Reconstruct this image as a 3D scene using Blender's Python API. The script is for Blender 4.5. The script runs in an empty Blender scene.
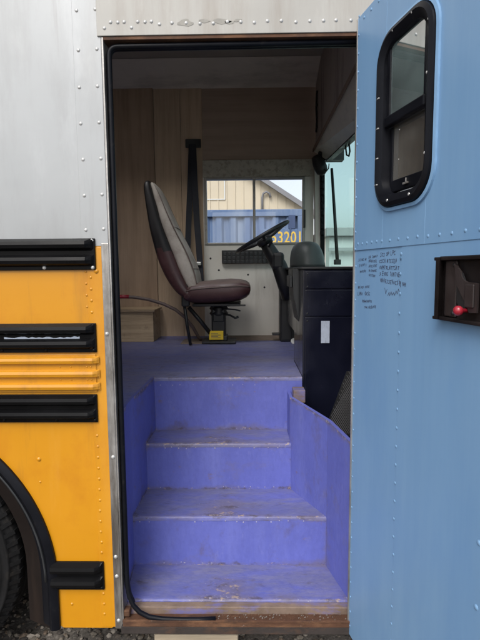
import bpy, bmesh, math, random
from mathutils import Vector, Matrix, noise
random.seed(7)
C = bpy.context.scene.collection
PI = math.pi
V = Vector

# ------------------------------------------------------------------ materials
def _n(nt, t, **kw):
    n = nt.nodes.new(t)
    for k, v in kw.items():
        setattr(n, k, v)
    return n

def mat(name, col, rough=.6, metal=0., vary=.12, vscale=2.5, marks=(), bump=(0, 0), spec=.5, rvary=.15, coat=0., stretch=(1, 1, 1), grain=None, wear=()):
    """Principled paint/metal/plastic. marks = (colour, scale, lo, hi, amount, stretch) patches of stain, scuff or wear."""
    m = bpy.data.materials.new(name); m.use_nodes = True
    nt = m.node_tree; L = nt.links; nt.nodes.clear()
    out = _n(nt, 'ShaderNodeOutputMaterial'); b = _n(nt, 'ShaderNodeBsdfPrincipled')
    L.new(b.outputs[0], out.inputs[0])
    tc = _n(nt, 'ShaderNodeTexCoord')
    def coords(st):
        mp = _n(nt, 'ShaderNodeMapping'); L.new(tc.outputs['Object'], mp.inputs[0]); mp.inputs['Scale'].default_value = st
        return mp.outputs[0]
    def nz(scale, st=(1, 1, 1), detail=8, rough_=.6, off=0.):
        t = _n(nt, 'ShaderNodeTexNoise'); L.new(coords(st), t.inputs['Vector'])
        t.inputs['Scale'].default_value = scale; t.inputs['Detail'].default_value = detail; t.inputs['Roughness'].default_value = rough_
        return t.outputs['Fac']
    def rng(x, a, b_, c, d):
        r = _n(nt, 'ShaderNodeMapRange'); L.new(x, r.inputs[0])
        for i, v in enumerate((a, b_, c, d)): r.inputs[1 + i].default_value = v
        return r.outputs[0]
    hsv = _n(nt, 'ShaderNodeHueSaturation'); hsv.inputs['Color'].default_value = (*col, 1)
    base = nz(vscale, stretch)
    L.new(rng(base, .25, .75, 1 - vary, 1 + vary), hsv.inputs['Value'])
    c = hsv.outputs[0]
    def mixc(a, bcol, fac):
        mx = _n(nt, 'ShaderNodeMix', data_type='RGBA'); L.new(fac, mx.inputs['Factor']); L.new(a, mx.inputs['A'])
        mx.inputs['B'].default_value = (*bcol, 1)
        return mx.outputs['Result']
    if grain:
        gcol, gscale, gst, gam = grain
        c = mixc(c, gcol, rng(nz(gscale, gst, 4, .7), .42, .68, 0, gam))
    for (mc, ms, lo, hi, am, st) in marks:
        c = mixc(c, mc, rng(nz(ms, st, 10, .68), lo, hi, 0, am))
    for (wc, wscale, lo, hi, am, ww, st) in wear:       # bare patches where feet rub: the vertex layer 'wear' says where
        at = _n(nt, 'ShaderNodeAttribute'); at.attribute_name = 'wear'
        ad = _n(nt, 'ShaderNodeMath', operation='MULTIPLY_ADD'); L.new(at.outputs['Fac'], ad.inputs[0]); ad.inputs[1].default_value = ww; L.new(nz(wscale, st, 10, .7), ad.inputs[2])
        c = mixc(c, wc, rng(ad.outputs[0], lo, hi, 0, am))
    L.new(c, b.inputs['Base Color'])
    L.new(rng(base, .2, .8, max(0, rough - rvary), min(1, rough + rvary)), b.inputs['Roughness'])
    b.inputs['Metallic'].default_value = metal
    b.inputs['Specular IOR Level'].default_value = spec
    b.inputs['Coat Weight'].default_value = coat
    if bump[1]:
        bp = _n(nt, 'ShaderNodeBump'); bp.inputs['Strength'].default_value = bump[1]; bp.inputs['Distance'].default_value = .004
        L.new(nz(bump[0], stretch), bp.inputs['Height']); L.new(bp.outputs[0], b.inputs['Normal'])
    return m

def glass(name, tint, refl=None, haze=0., hazecol=(.3, .3, .28)):
    tint = tuple(math.sqrt(c) for c in tint)      # light crosses two faces of every pane
    m = bpy.data.materials.new(name); m.use_nodes = True
    nt = m.node_tree; L = nt.links; nt.nodes.clear()
    out = _n(nt, 'ShaderNodeOutputMaterial'); tr = _n(nt, 'ShaderNodeBsdfTransparent'); gl = _n(nt, 'ShaderNodeBsdfGlossy')
    tr.inputs[0].default_value = (*tint, 1); gl.inputs['Roughness'].default_value = .02
    fr = _n(nt, 'ShaderNodeFresnel'); fr.inputs['IOR'].default_value = 1.45
    mx = _n(nt, 'ShaderNodeMixShader'); 
    if refl is None: L.new(fr.outputs[0], mx.inputs[0])
    else: mx.inputs[0].default_value = refl
    L.new(tr.outputs[0], mx.inputs[1]); L.new(gl.outputs[0], mx.inputs[2])
    s = mx.outputs[0]
    if haze:
        df = _n(nt, 'ShaderNodeBsdfDiffuse'); df.inputs[0].default_value = (*hazecol, 1)
        tcn = _n(nt, 'ShaderNodeTexCoord'); nn = _n(nt, 'ShaderNodeTexNoise'); L.new(tcn.outputs['Object'], nn.inputs['Vector']); nn.inputs['Scale'].default_value = 7; nn.inputs['Detail'].default_value = 8
        r = _n(nt, 'ShaderNodeMapRange'); L.new(nn.outputs['Fac'], r.inputs[0])
        r.inputs[1].default_value = .3; r.inputs[2].default_value = .7; r.inputs[3].default_value = haze * .6; r.inputs[4].default_value = min(1, haze * 1.4)
        m2 = _n(nt, 'ShaderNodeMixShader'); L.new(r.outputs[0], m2.inputs[0]); L.new(s, m2.inputs[1]); L.new(df.outputs[0], m2.inputs[2]); s = m2.outputs[0]
    L.new(s, out.inputs[0])
    return m

UP = (1, 1, .12)      # streaks that run up and down
LR = (.1, 1, 1)       # streaks that run along the bus
M = dict(
    siding=mat('grey_siding', (.315, .325, .33), .42, .25, .12, 1.6, marks=[((.22, .22, .215), 4, .46, .70, .65, (1, 1, .2)), ((.40, .41, .42), 7, .54, .74, .6, (1, 1, .25)), ((.17, .16, .14), 13, .58, .76, .55, (1, 1, .05)), ((.14, .13, .12), 30, .68, .80, .5, (1, 1, .6)), ((.45, .45, .445), 3, .55, .8, .4, (1, 1, .5)), ((.30, .28, .25), 22, .66, .8, .5, UP)], bump=(14, .06)),
    header=mat('header_siding', (.335, .325, .30), .45, .0, .12, 2.5, marks=[((.22, .19, .155), 6, .47, .70, .75, UP), ((.45, .44, .42), 9, .56, .75, .5, (1, 1, .3)), ((.22, .17, .12), 40, .66, .8, .5, UP)], bump=(14, .08)),
    yellow=mat('yellow_paint', (.52, .222, .004), .36, 0, .07, 1.5, marks=[((.45, .165, .003), 3.2, .50, .66, .75, (1, 1, .8)), ((.22, .10, .02), 9, .56, .78, .6, (1, 1, .10)), ((.60, .31, .06), 5, .56, .8, .45, UP), ((.13, .07, .025), 26, .66, .80, .6, (1, 1, .25)), ((.35, .20, .06), 45, .70, .82, .6, (1, 1, .6))], coat=.15, bump=(8, .05)),
    black=mat('black_rail_paint', (.005, .005, .0055), .30, 0, .3, 5, marks=[((.035, .035, .035), 18, .58, .8, .5, LR), ((.16, .14, .11), 60, .68, .85, .5, (1, 1, 1))], spec=.09),
    rubber=mat('black_rubber', (.005, .0055, .008), .40, 0, .25, 9, marks=[((.05, .045, .04), 30, .60, .8, .4, (1, 1, 1))], spec=.14),
    dirtyrubber=mat('dusty_rubber', (.016, .014, .012), .8, 0, .3, 6, marks=[((.07, .055, .04), 9, .5, .72, .6, (1, 1, 1))], bump=(60, .3)),
    alu=mat('worn_aluminium', (.36, .35, .335), .42, .7, .3, 7, marks=[((.10, .085, .07), 7, .45, .60, .85, UP), ((.60, .60, .60), 25, .58, .75, .6, UP), ((.16, .09, .05), 34, .62, .75, .7, (1, 1, .5))], bump=(40, .25)),
    rivet=mat('rivet_metal', (.42, .42, .41), .4, .3, .12, 30),
    purple=mat('purple_paint', (.104, .120, .395), .48, 0, .12, 4, marks=[((.15, .17, .46), 5, .5, .7, .6, UP), ((.085, .095, .31), 60, .46, .68, .45, (1, 1, .4)), ((.14, .155, .44), 85, .52, .70, .45, (1, 1, .35)), ((.10, .085, .16), 7, .58, .72, .75, (1, 1, .7)), ((.17, .115, .10), 15, .63, .72, .7, (.6, 1, 1)), ((.21, .17, .19), 48, .66, .78, .6, (1, 1, .6)), ((.22, .23, .47), 14, .6, .75, .45, (1, 1, .4))], bump=(28, .4), spec=.4,
        wear=[((.13, .115, .19), 9, .60, .80, .75, .32, (.6, 1, 1)), ((.075, .06, .075), 24, .72, .84, .8, .30, (.6, 1, 1)), ((.33, .25, .20), 38, .78, .86, .9, .30, (.7, 1, 1)), ((.34, .33, .42), 70, .74, .82, .6, .22, (1, 1, 1))]),
    purplefloor=mat('purple_worn_floor', (.112, .125, .38), .5, 0, .14, 4, marks=[((.135, .135, .225), 3.6, .38, .58, .8, (.7, 1.6, 1)), ((.20, .19, .25), 10, .50, .66, .7, (.35, 1.6, 1)), ((.075, .08, .25), 60, .46, .66, .5, (.5, 1, 1)), ((.18, .18, .35), 80, .52, .70, .5, (.4, 1, 1)), ((.085, .07, .085), 19, .57, .70, .8, (.5, 1, 1)), ((.30, .29, .42), 60, .65, .76, .5, (1, 1, 1))], bump=(28, .45), spec=.4,
        wear=[((.13, .115, .19), 9, .60, .80, .75, .32, (.6, 1, 1)), ((.075, .06, .075), 24, .72, .84, .8, .30, (.6, 1, 1)), ((.33, .25, .20), 38, .78, .86, .9, .30, (.7, 1, 1)), ((.34, .33, .42), 70, .74, .82, .6, .22, (1, 1, 1))]),
    litdustfloor=mat('lit_dusty_purple_floor', (.13, .145, .36), .5, 0, .14, 4, marks=[((.215, .22, .34), 3.2, .36, .60, .75, (.5, 1.6, 1)), ((.20, .19, .25), 10, .50, .66, .7, (.35, 1.6, 1)), ((.075, .08, .25), 60, .46, .66, .5, (.5, 1, 1)), ((.18, .18, .35), 80, .52, .70, .5, (.4, 1, 1)), ((.085, .07, .085), 19, .57, .70, .8, (.5, 1, 1)), ((.30, .29, .42), 60, .65, .76, .5, (1, 1, 1))], bump=(28, .45), spec=.4,  # worn floor copy: dust, plus cabin light put into a lighter base colour
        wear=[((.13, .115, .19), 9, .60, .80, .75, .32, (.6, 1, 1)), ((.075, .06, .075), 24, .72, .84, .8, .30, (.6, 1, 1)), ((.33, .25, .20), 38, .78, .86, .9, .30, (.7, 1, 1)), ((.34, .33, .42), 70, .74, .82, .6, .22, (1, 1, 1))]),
    chip=mat('bare_wood_chip', (.36, .26, .19), .8, 0, .3, 30),
    chipgrey=mat('pale_nail_head', (.30, .29, .40), .5, .2, .2, 30),
    blue=mat('blue_door_paint', (.142, .268, .440), .36, 0, .06, 1.2, marks=[((.185, .32, .485), 3, .46, .72, .6, UP), ((.105, .225, .43), 2.2, .54, .74, .6, (1, 1, .3)), ((.17, .30, .47), 26, .64, .78, .5, UP), ((.08, .12, .18), 34, .70, .80, .45, (1, 1, .15)), ((.32, .42, .50), 60, .68, .80, .5, (1, 1, .08)), ((.115, .235, .42), 48, .46, .74, .22, (1, 1, .02)), ((.19, .32, .47), 30, .54, .76, .22, (1, 1, .02))], bump=(5, .35), stretch=(1, 1, .5), coat=.05),
    bluerivet=mat('blue_painted_rivet', (.155, .285, .455), .4, 0, .1, 30),
    rust=mat('rusty_steel', (.085, .038, .02), .8, .2, .35, 9, marks=[((.20, .10, .05), 18, .5, .7, .8, (.4, 1, 1)), ((.025, .018, .014), 14, .52, .7, .9, (.4, 1, 1)), ((.34, .32, .30), 60, .64, .76, .6, (1, 1, 1))], bump=(50, .5)),
    darksteel=mat('dark_sill_steel', (.035, .027, .024), .75, .2, .35, 9, marks=[((.11, .055, .03), 20, .52, .72, .7, (.5, 1, 1))], bump=(50, .4)),
    sillwood=mat('scuffed_sill_wood', (.17, .12, .09), .75, 0, .35, 14, marks=[((.125, .12, .30), 13, .47, .60, .85, (.35, 1, 1)), ((.30, .24, .19), 22, .58, .70, .7, (.3, 1, 1)), ((.14, .08, .05), 34, .6, .72, .8, (.5, 1, 1))], bump=(60, .3)),
    ply=mat('plywood', (.54, .40, .275), .7, 0, .14, 2, grain=((.20, .13, .075), 26, (1, 1, .05), .3), marks=[((.17, .11, .065), 3, .55, .75, .5, UP)]),
    plydark=mat('stained_plywood', (.42, .295, .20), .7, 0, .16, 2, grain=((.13, .078, .042), 20, (1, 1, .05), .3), marks=[((.13, .08, .05), 3, .52, .75, .5, UP)]),
    plyupper=mat('upper_plywood', (.37, .275, .21), .7, 0, .12, 2, grain=((.24, .18, .14), 18, (.05, 1, 1), .5)),
    ceil=mat('ceiling_panel', (.34, .305, .27), .65, 0, .12, 2, marks=[((.24, .21, .18), 5, .52, .7, .6, (.3, 1, 1))]),
    cove=mat('cove_panel', (.64, .58, .51), .6, 0, .1, 3, marks=[((.24, .21, .18), 5, .5, .7, .6, (.3, 1, 1))]),
    bulk=mat('brown_bulkhead', (.33, .27, .235), .65, 0, .15, 3, marks=[((.07, .05, .04), 8, .55, .72, .7, UP)]),
    white=mat('cream_metal_panel', (.66, .63, .57), .5, 0, .08, 2.5, marks=[((.36, .32, .26), 6, .52, .72, .6, UP), ((.28, .22, .16), 35, .66, .78, .6, (1, 1, 1))], bump=(12, .05)),
    whiteroll=mat('mottled_header', (.44, .41, .34), .65, 0, .2, 9, marks=[((.24, .21, .16), 26, .48, .62, .7, (1, 1, 1))]),
    winframe=mat('window_aluminium', (.34, .33, .31), .45, .5, .15, 9, marks=[((.12, .10, .08), 18, .55, .72, .6, (1, 1, 1))]),
    brownfloor=mat('bare_brown_floor', (.22, .17, .135), .8, 0, .25, 8, marks=[((.12, .09, .07), 14, .5, .7, .7, (1, 1, 1))]),
    maroon=mat('maroon_vinyl', (.065, .026, .028), .40, 0, .25, 8, marks=[((.13, .085, .075), 16, .58, .76, .6, (1, 1, 1))], bump=(90, .12)),
    blackvinyl=mat('black_seat_back', (.014, .012, .013), .5, 0, .25, 8),
    beige=mat('grey_seat_cloth', (.45, .40, .355), .85, 0, .15, 9, marks=[((.25, .20, .17), 8, .46, .70, .75, (1, 1, 1))], bump=(180, .25)),
    tan=mat('worn_seat_top', (.14, .10, .09), .6, 0, .2, 10, marks=[((.10, .07, .06), 14, .5, .7, .7, (1, 1, 1))], bump=(90, .15)),
    plastic=mat('black_plastic', (.014, .0145, .016), .42, 0, .2, 9, marks=[((.07, .065, .06), 25, .6, .78, .4, (1, 1, 1))]),
    navy=mat('dark_navy_panel', (.006, .007, .016), .22, 0, .3, 5, marks=[((.05, .055, .075), 30, .62, .80, .5, (1, 1, .3)), ((.12, .12, .12), 60, .72, .84, .5, (1, 1, 1))], coat=.3),
    grille=mat('grille_steel', (.22, .22, .23), .4, .4, .2, 20),
    dome=mat('grey_instrument_hood', (.058, .066, .065), .42, 0, .15, 7, marks=[((.14, .15, .14), 14, .58, .76, .5, (1, 1, 1))], bump=(120, .15)),
    greyplastic=mat('charcoal_plastic', (.025, .027, .029), .45, 0, .2, 9),
    strap=mat('dark_webbing', (.012, .013, .02), .75, 0, .2, 20),
    buckle=mat('steel_buckle', (.6, .6, .58), .3, .6, .1, 20),
    labely=mat('yellow_sticker', (.75, .52, .02), .5, 0, .08, 20),
    labelw=mat('pale_paper_label', (.36, .41, .50), .6, 0, .12, 30, marks=[((.2, .22, .28), 120, .55, .65, .6, (1, 1, .3))]),
    redplast=mat('red_plastic', (.27, .010, .022), .35, 0, .12, 20, coat=.3),
    ink=mat('black_marker_ink', (.045, .055, .10), .7, 0, .2, 40),
    latchp=mat('brown_black_latch', (.009, .0068, .007), .5, .2, .25, 14, marks=[((.04, .03, .028), 18, .52, .74, .5, (1, 1, .4))], bump=(60, .15), spec=.25),
    latchl=mat('worn_latch_lever', (.028, .021, .021), .5, .3, .25, 14, marks=[((.03, .022, .02), 18, .52, .72, .6, (1, 1, .4))], bump=(60, .15)),
    visor=mat('grey_visor_board', (.62, .58, .49), .5, 0, .15, 4, marks=[((.18, .17, .14), 6, .5, .7, .6, (1, .3, 1)), ((.10, .08, .06), 25, .62, .75, .6, (1, .3, 1))]),
    visorwood=mat('visor_edge_wood', (.20, .135, .10), .65, 0, .2, 8),
    box=mat('plywood_box', (.50, .37, .235), .75, 0, .15, 4, grain=((.21, .135, .075), 30, (.06, 1, 1), .6), marks=[((.12, .08, .05), 14, .58, .74, .6, (1, 1, 1))]),
    plank=mat('weathered_plank', (.52, .43, .31), .8, 0, .15, 5, grain=((.32, .25, .17), 40, (.05, 1, 1), .6)),
    tag=mat('white_tag_plastic', (.72, .72, .70), .45, 0, .06, 20),
    tyre=mat('tyre_rubber', (.008, .008, .0085), .75, 0, .25, 8, marks=[((.035, .029, .024), 12, .52, .74, .6, (1, 1, 1))], bump=(70, .2), spec=.2),
    rim=mat('wheel_rim_paint', (.05, .05, .05), .5, .3, .2, 8),
    liner=mat('brown_black_flap', (.010, .007, .006), .75, 0, .25, 6, marks=[((.028, .018, .013), 7, .5, .72, .7, UP)], bump=(40, .2), spec=.12),
    underside=mat('underbody_steel', (.02, .018, .016), .85, 0, .3, 4),
    container=mat('blue_container_paint', (.10, .165, .30), .55, 0, .15, 2, marks=[((.24, .30, .40), 3.5, .46, .68, .75, UP), ((.17, .10, .07), 14, .66, .8, .6, UP), ((.06, .10, .24), 3, .55, .7, .6, UP)]),
    yellowtext=mat('yellow_stencil_paint', (.72, .48, .08), .6, 0, .1, 8),
    barn=mat('cream_sheet_siding', (.56, .485, .36), .6, 0, .06, 1, marks=[((.47, .38, .25), 2, .55, .78, .5, UP)]),
    barntrim=mat('grey_trim', (.20, .20, .21), .6, 0, .1, 2),
    barnroof=mat('pale_sheet_roof', (.48, .49, .50), .5, .2, .1, 2),
    shedwall=mat('white_shed_wall', (.62, .64, .63), .6, 0, .08, 1, marks=[((.46, .47, .46), 3, .5, .72, .5, UP)]),
    shedtrim=mat('shed_flashing', (.36, .38, .38), .6, 0, .1, 2),
    ground=mat('gravel_ground', (.13, .115, .098), .95, 0, .35, 18, marks=[((.30, .27, .235), 70, .52, .64, .9, (1, 1, 1)), ((.03, .026, .022), 55, .52, .66, .9, (1, 1, 1))], bump=(60, 1.)),
    paneclear=glass('clear_window_glass', (.93, .95, .97)),
    paneteal=glass('teal_windscreen_glass', (.50, .69, .66), refl=.06),
    panedark=glass('smoked_door_glass', (.42, .50, .49), haze=.28, hazecol=(.20, .27, .265)),  # teal haze put into the glass colour to lighten it like a reflection
    panescreen=glass('screened_door_glass', (.34, .34, .31), haze=.42, hazecol=(.15, .145, .13)),
)
M['stone'] = []
for i, cc in enumerate([(.17, .145, .115), (.095, .078, .062), (.27, .235, .195), (.15, .112, .08), (.05, .042, .036)]):
    M['stone'].append(mat('gravel_stone', cc, .9, 0, .25, 30))

# ------------------------------------------------------------------ mesh builder
class MB:
    def __init__(s): s.bm = bmesh.new(); s.mi = 0; s.smooth = False; s.wl = s.bm.verts.layers.float.new('wear')
    def m(s, i): s.mi = i; return s
    def face(s, pts):
        vs = [s.bm.verts.new(p) for p in pts]
        f = s.bm.faces.new(vs); f.material_index = s.mi; f.smooth = s.smooth
        return f
    def box(s, a, b, bev=0., T=None, seg=2):
        x0, y0, z0 = a; x1, y1, z1 = b
        t = bmesh.new()
        vs = [t.verts.new(p) for p in ((x0, y0, z0), (x1, y0, z0), (x1, y1, z0), (x0, y1, z0), (x0, y0, z1), (x1, y0, z1), (x1, y1, z1), (x0, y1, z1))]
        for q in ((0, 3, 2, 1), (4, 5, 6, 7), (0, 1, 5, 4), (1, 2, 6, 5), (2, 3, 7, 6), (3, 0, 4, 7)): t.faces.new([vs[i] for i in q])
        if bev: bmesh.ops.bevel(t, geom=t.edges[:], offset=bev, segments=seg, affect='EDGES', profile=.5)
        s.add(t, T); return s
    def add(s, t, T=None):
        bmesh.ops.recalc_face_normals(t, faces=t.faces[:])
        mp = {}
        for v in t.verts: mp[v] = s.bm.verts.new(T(v.co) if T else v.co)
        for f in t.faces:
            try: g = s.bm.faces.new([mp[v] for v in f.verts])
            except ValueError: continue
            g.material_index = s.mi; g.smooth = s.smooth
        t.free()
    def prism(s, poly, off, T=None, bev=0.):
        """polygon (list of 3D points) pushed along the vector off"""
        t = bmesh.new(); off = V(off)
        a = [t.verts.new(p) for p in poly]; b = [t.verts.new(V(p) + off) for p in poly]
        t.faces.new(a); t.faces.new(b[::-1]); n = len(a)
        for i in range(n): t.faces.new((a[i], b[i], b[(i + 1) % n], a[(i + 1) % n]))
        bmesh.ops.recalc_face_normals(t, faces=t.faces[:])
        if bev: bmesh.ops.bevel(t, geom=[e for e in t.edges], offset=bev, segments=2, affect='EDGES')
        bmesh.ops.triangulate(t, faces=[f for f in t.faces if len(f.verts) > 4])
        s.add(t, T); return s
    def loft(s, rings, caps=True, closed=True):
        vs = [[s.bm.verts.new(p) for p in r] for r in rings]
        n = len(rings[0])
        fs = []
        for a, b in zip(vs, vs[1:]):
            for i in range(n if closed else n - 1):
                j = (i + 1) % n
                fs.append(s.bm.faces.new((a[i], a[j], b[j], b[i])))
        if caps and closed: fs += [s.bm.faces.new(vs[0][::-1]), s.bm.faces.new(vs[-1])]
        for f in fs: f.material_index = s.mi; f.smooth = s.smooth
        return s
    def tube(s, path, r, n=10, r2=None, caps=True, flat=None):
        path = [V(p) for p in path]; rings = []
        prev = None
        for i, p in enumerate(path):
            d = (path[min(i + 1, len(path) - 1)] - path[max(i - 1, 0)]).normalized()
            if prev is None:
                u = d.cross(V((0, 0, 1)) if abs(d.z) < .9 else V((1, 0, 0))).normalized()
            else:
                u = (prev - d * prev.dot(d)).normalized()
            prev = u; w = d.cross(u)
            k = i / max(1, len(path) - 1)
            rr = r if r2 is None else r + (r2 - r) * k
            fw = flat or 1
            rings.append([p + u * rr * math.cos(2 * PI * q / n) + w * rr * fw * math.sin(2 * PI * q / n) for q in range(n)])
        sm = s.smooth; s.smooth = True; s.loft(rings, caps); s.smooth = sm
        return s
    def ribbon(s, path, w, t, nrm):
        """flat strap along path: width w across, thickness t along nrm"""
        path = [V(p) for p in path]; nrm = V(nrm).normalized(); rings = []
        for i, p in enumerate(path):
            d = (path[min(i + 1, len(path) - 1)] - path[max(i - 1, 0)]).normalized(); u = d.cross(nrm).normalized()
            rings.append([p + u * w / 2 + nrm * t / 2, p - u * w / 2 + nrm * t / 2, p - u * w / 2 - nrm * t / 2, p + u * w / 2 - nrm * t / 2])
        return s.loft(rings)
    def dome(s, p, r, nrm, h=.6, n=8):
        nrm = V(nrm).normalized(); u = nrm.cross(V((0, 0, 1)) if abs(nrm.z) < .9 else V((1, 0, 0))).normalized(); w = nrm.cross(u); p = V(p)
        rings = []
        for a in (0, .45, .85):
            c, q = math.cos(a * PI / 2), math.sin(a * PI / 2)
            rings.append([p + (u * math.cos(2 * PI * i / n) + w * math.sin(2 * PI * i / n)) * r * c + nrm * r * h * q for i in range(n)])
        sm = s.smooth; s.smooth = True
        vs = [[s.bm.verts.new(x) for x in rg] for rg in rings]
        for a, b in zip(vs, vs[1:]):
            for i in range(n):
                f = s.bm.faces.new((a[i], a[(i + 1) % n], b[(i + 1) % n], b[i])); f.material_index = s.mi; f.smooth = True
        f = s.bm.faces.new(vs[-1]); f.material_index = s.mi; f.smooth = True
        s.smooth = sm; return s
    def lathe(s, prof, o, axis, n=40):
        """prof = (radius, along axis) pairs"""
        axis = V(axis).normalized(); u = axis.cross(V((0, 0, 1)) if abs(axis.z) < .9 else V((1, 0, 0))).normalized(); w = axis.cross(u); o = V(o)
        rings = [[o + axis * h + (u * math.cos(2 * PI * i / n) + w * math.sin(2 * PI * i / n)) * max(r, 1e-4) for i in range(n)] for r, h in prof]
        sm = s.smooth; s.smooth = True; s.loft(rings, True); s.smooth = sm
        return s
    def grid(s, f, nu, nv, smooth=True):
        """sheet of quads; f(u, v) gives a point and how worn it is"""
        vs = []
        for j in range(nv + 1):
            row = []
            for i in range(nu + 1):
                p, w_ = f(i / nu, j / nv); v = s.bm.verts.new(p); v[s.wl] = w_; row.append(v)
            vs.append(row)
        for j in range(nv):
            for i in range(nu):
                g_ = s.bm.faces.new((vs[j][i], vs[j][i + 1], vs[j + 1][i + 1], vs[j + 1][i])); g_.material_index = s.mi; g_.smooth = smooth
        return s
    def build(s, name, mats, parent=None, label=None, smooth_angle=None):
        me = bpy.data.meshes.new(name); s.bm.normal_update()
        if smooth_angle:
            for f in s.bm.faces: f.smooth = True
            for e in s.bm.edges:
                if len(e.link_faces) == 2 and e.calc_face_angle(0) > smooth_angle: e.smooth = False
        s.bm.to_mesh(me); s.bm.free()
        o = bpy.data.objects.new(name, me); C.objects.link(o)
        for k in (mats if isinstance(mats, (list, tuple)) else [mats]): me.materials.append(M[k] if isinstance(k, str) else k)
        if parent: attach(o, parent)
        if label: o['label'] = label
        return o

WORLD = {}
def attach(o, parent):
    o.parent = parent
    o.matrix_parent_inverse = Matrix.Translation(-WORLD.get(parent.name, V((0, 0, 0))))
def thing(name, label, cat, loc, group=None):
    o = bpy.data.objects.new(name, None); C.objects.link(o); o.empty_display_size = .1
    o.location = loc; o['label'] = label; o['category'] = cat; WORLD[o.name] = V(loc)
    if group: o['group'] = group
    return o
def tag(o, label, cat):
    o['label'] = label; o['category'] = cat; return o
def jit(a): return random.uniform(-a, a)
def arc(cx, cz, r, a0, a1, n): return [(cx + r * math.cos(math.radians(a0 + (a1 - a0) * i / n)), cz + r * math.sin(math.radians(a0 + (a1 - a0) * i / n))) for i in range(n + 1)]

# ------------------------------------------------------------------ ground
g = MB()
g.face([(-300, -300, 0), (300, -300, 0), (300, 300, 0), (-300, 300, 0)])
ground = g.build('ground', 'ground'); ground['kind'] = 'structure'
g = MB(); base = bmesh.new(); bmesh.ops.create_icosphere(base, subdivisions=1, radius=1)
bv = [v.co.copy() for v in base.verts]; bf = [[v.index for v in f.verts] for f in base.faces]; base.free()
for i in range(5200):
    x, y = random.uniform(-1.7, .95), random.uniform(-.35, 1.0)
    if i > 4300: x, y = random.uniform(-5, 4), random.uniform(-1.6, -.2)
    r = random.uniform(.004, .013) * random.choice((1, 1, 1, 1.5)); sx, sy, sz = random.uniform(.7, 1.4), random.uniform(.7, 1.4), random.uniform(.45, .9)
    a = random.uniform(0, 6.28); ca, sa = math.cos(a), math.sin(a); vs = []
    for v in bv:
        q = 1 + jit(.22); px, py, pz = v.x * sx * r * q, v.y * sy * r * q, v.z * sz * r * q
        vs.append(g.bm.verts.new((x + px * ca - py * sa, y + px * sa + py * ca, max(pz + r * .3, 0) + .002)))
    mi = random.randrange(5)
    for f in bf:
        ff = g.bm.faces.new([vs[k] for k in f]); ff.material_index = mi
gr = g.build('gravel', M['stone']); gr['kind'] = 'stuff'; gr['label'] = 'loose brown and grey gravel on the ground under the bus'

# ------------------------------------------------------------------ the bus
bus = thing('bus', 'old yellow and grey bus with an open light blue door and purple painted steps', 'bus', (-1.4, 1.2, 0))
FL = 1.13       # cabin floor
XW = -.505      # edge between body panel and door frame

# grey upper side
b = MB()
b.box((-1.75, 0, 1.80), (-.60, .03, 3.35)).box((-6, 0, 1.80), (-1.75, .03, 2.02)).box((-6, 0, 2.74), (-1.75, .03, 3.35))
for k in range(5): b.box((-6 + k * 1.03, 0, 2.02), (-5.9 + k * 1.03, .03, 2.74))
b.box((-.6035, -.0025, 1.79), (XW, .03, 3.35), .0015)
b.m(1)
for k in range(10):
    z = 1.845 + k * .1245 + jit(.004)
    b.dome((-.586 + jit(.002), -.0025, z), .0068, (0, -1, 0), .45); b.dome((-.522 + jit(.002), -.0025, z + .003), .0068, (0, -1, 0), .45)
for x in ():
    b.m(0).box((x - .03, -.003, 1.80), (x + .03, -.0001, 3.35)); b.m(1)
    for k in range(12): b.dome((x - .018, -.003, 1.85 + k * .12), .0085, (0, -1, 0)); b.dome((x + .018, -.003, 1.85 + k * .12), .0085, (0, -1, 0))
b.build('upper_side_panel', ['siding', 'rivet'], bus, 'weathered grey aluminium upper side panel with rivets')
# header above the door
b = MB()
b.box((XW - .012, -.008, 2.508), (.85, .03, 3.35), .0015).m(1)
for k in range(30):
    x = XW + .015 + k * .047
    if k < 4: b.dome((x, -.008, 2.545 + (.018 if k % 2 else 0) - .012), .0066, (0, -1, 0), .45); b.dome((x + .022, -.008, 2.552), .0068, (0, -1, 0), .45)
    else: b.dome((x + jit(.003), -.008, 2.545 + jit(.003)), .0068, (0, -1, 0), .45)
b.m(2)
for cx, cz, rr in ((-.21, 2.546, .022), (-.145, 2.55, .015), (-.085, 2.548, .024), (-.03, 2.551, .012), (-.06, 2.545, .013)):   # old sealant smears
    b.prism([(cx + rr * math.cos(t * .524) * random.uniform(.7, 1.5), -.0088, cz + rr * .5 * math.sin(t * .524) * random.uniform(.6, 1.3)) for t in range(12)], (0, .0006, 0))
b.build('door_header', ['header', 'rivet', mat('old_sealant', (.255, .245, .22), .7, 0, .3, 30)], bus, 'stained grey riveted panel above the doorway')
# right of the doorway, up to the front corner
b = MB()
b.box((.43, 0, .30), (.80, .03, 1.70)).box((.43, 0, 1.70), (.66, .03, 2.508))
b.build('front_corner_panel', 'siding', bus)

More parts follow.
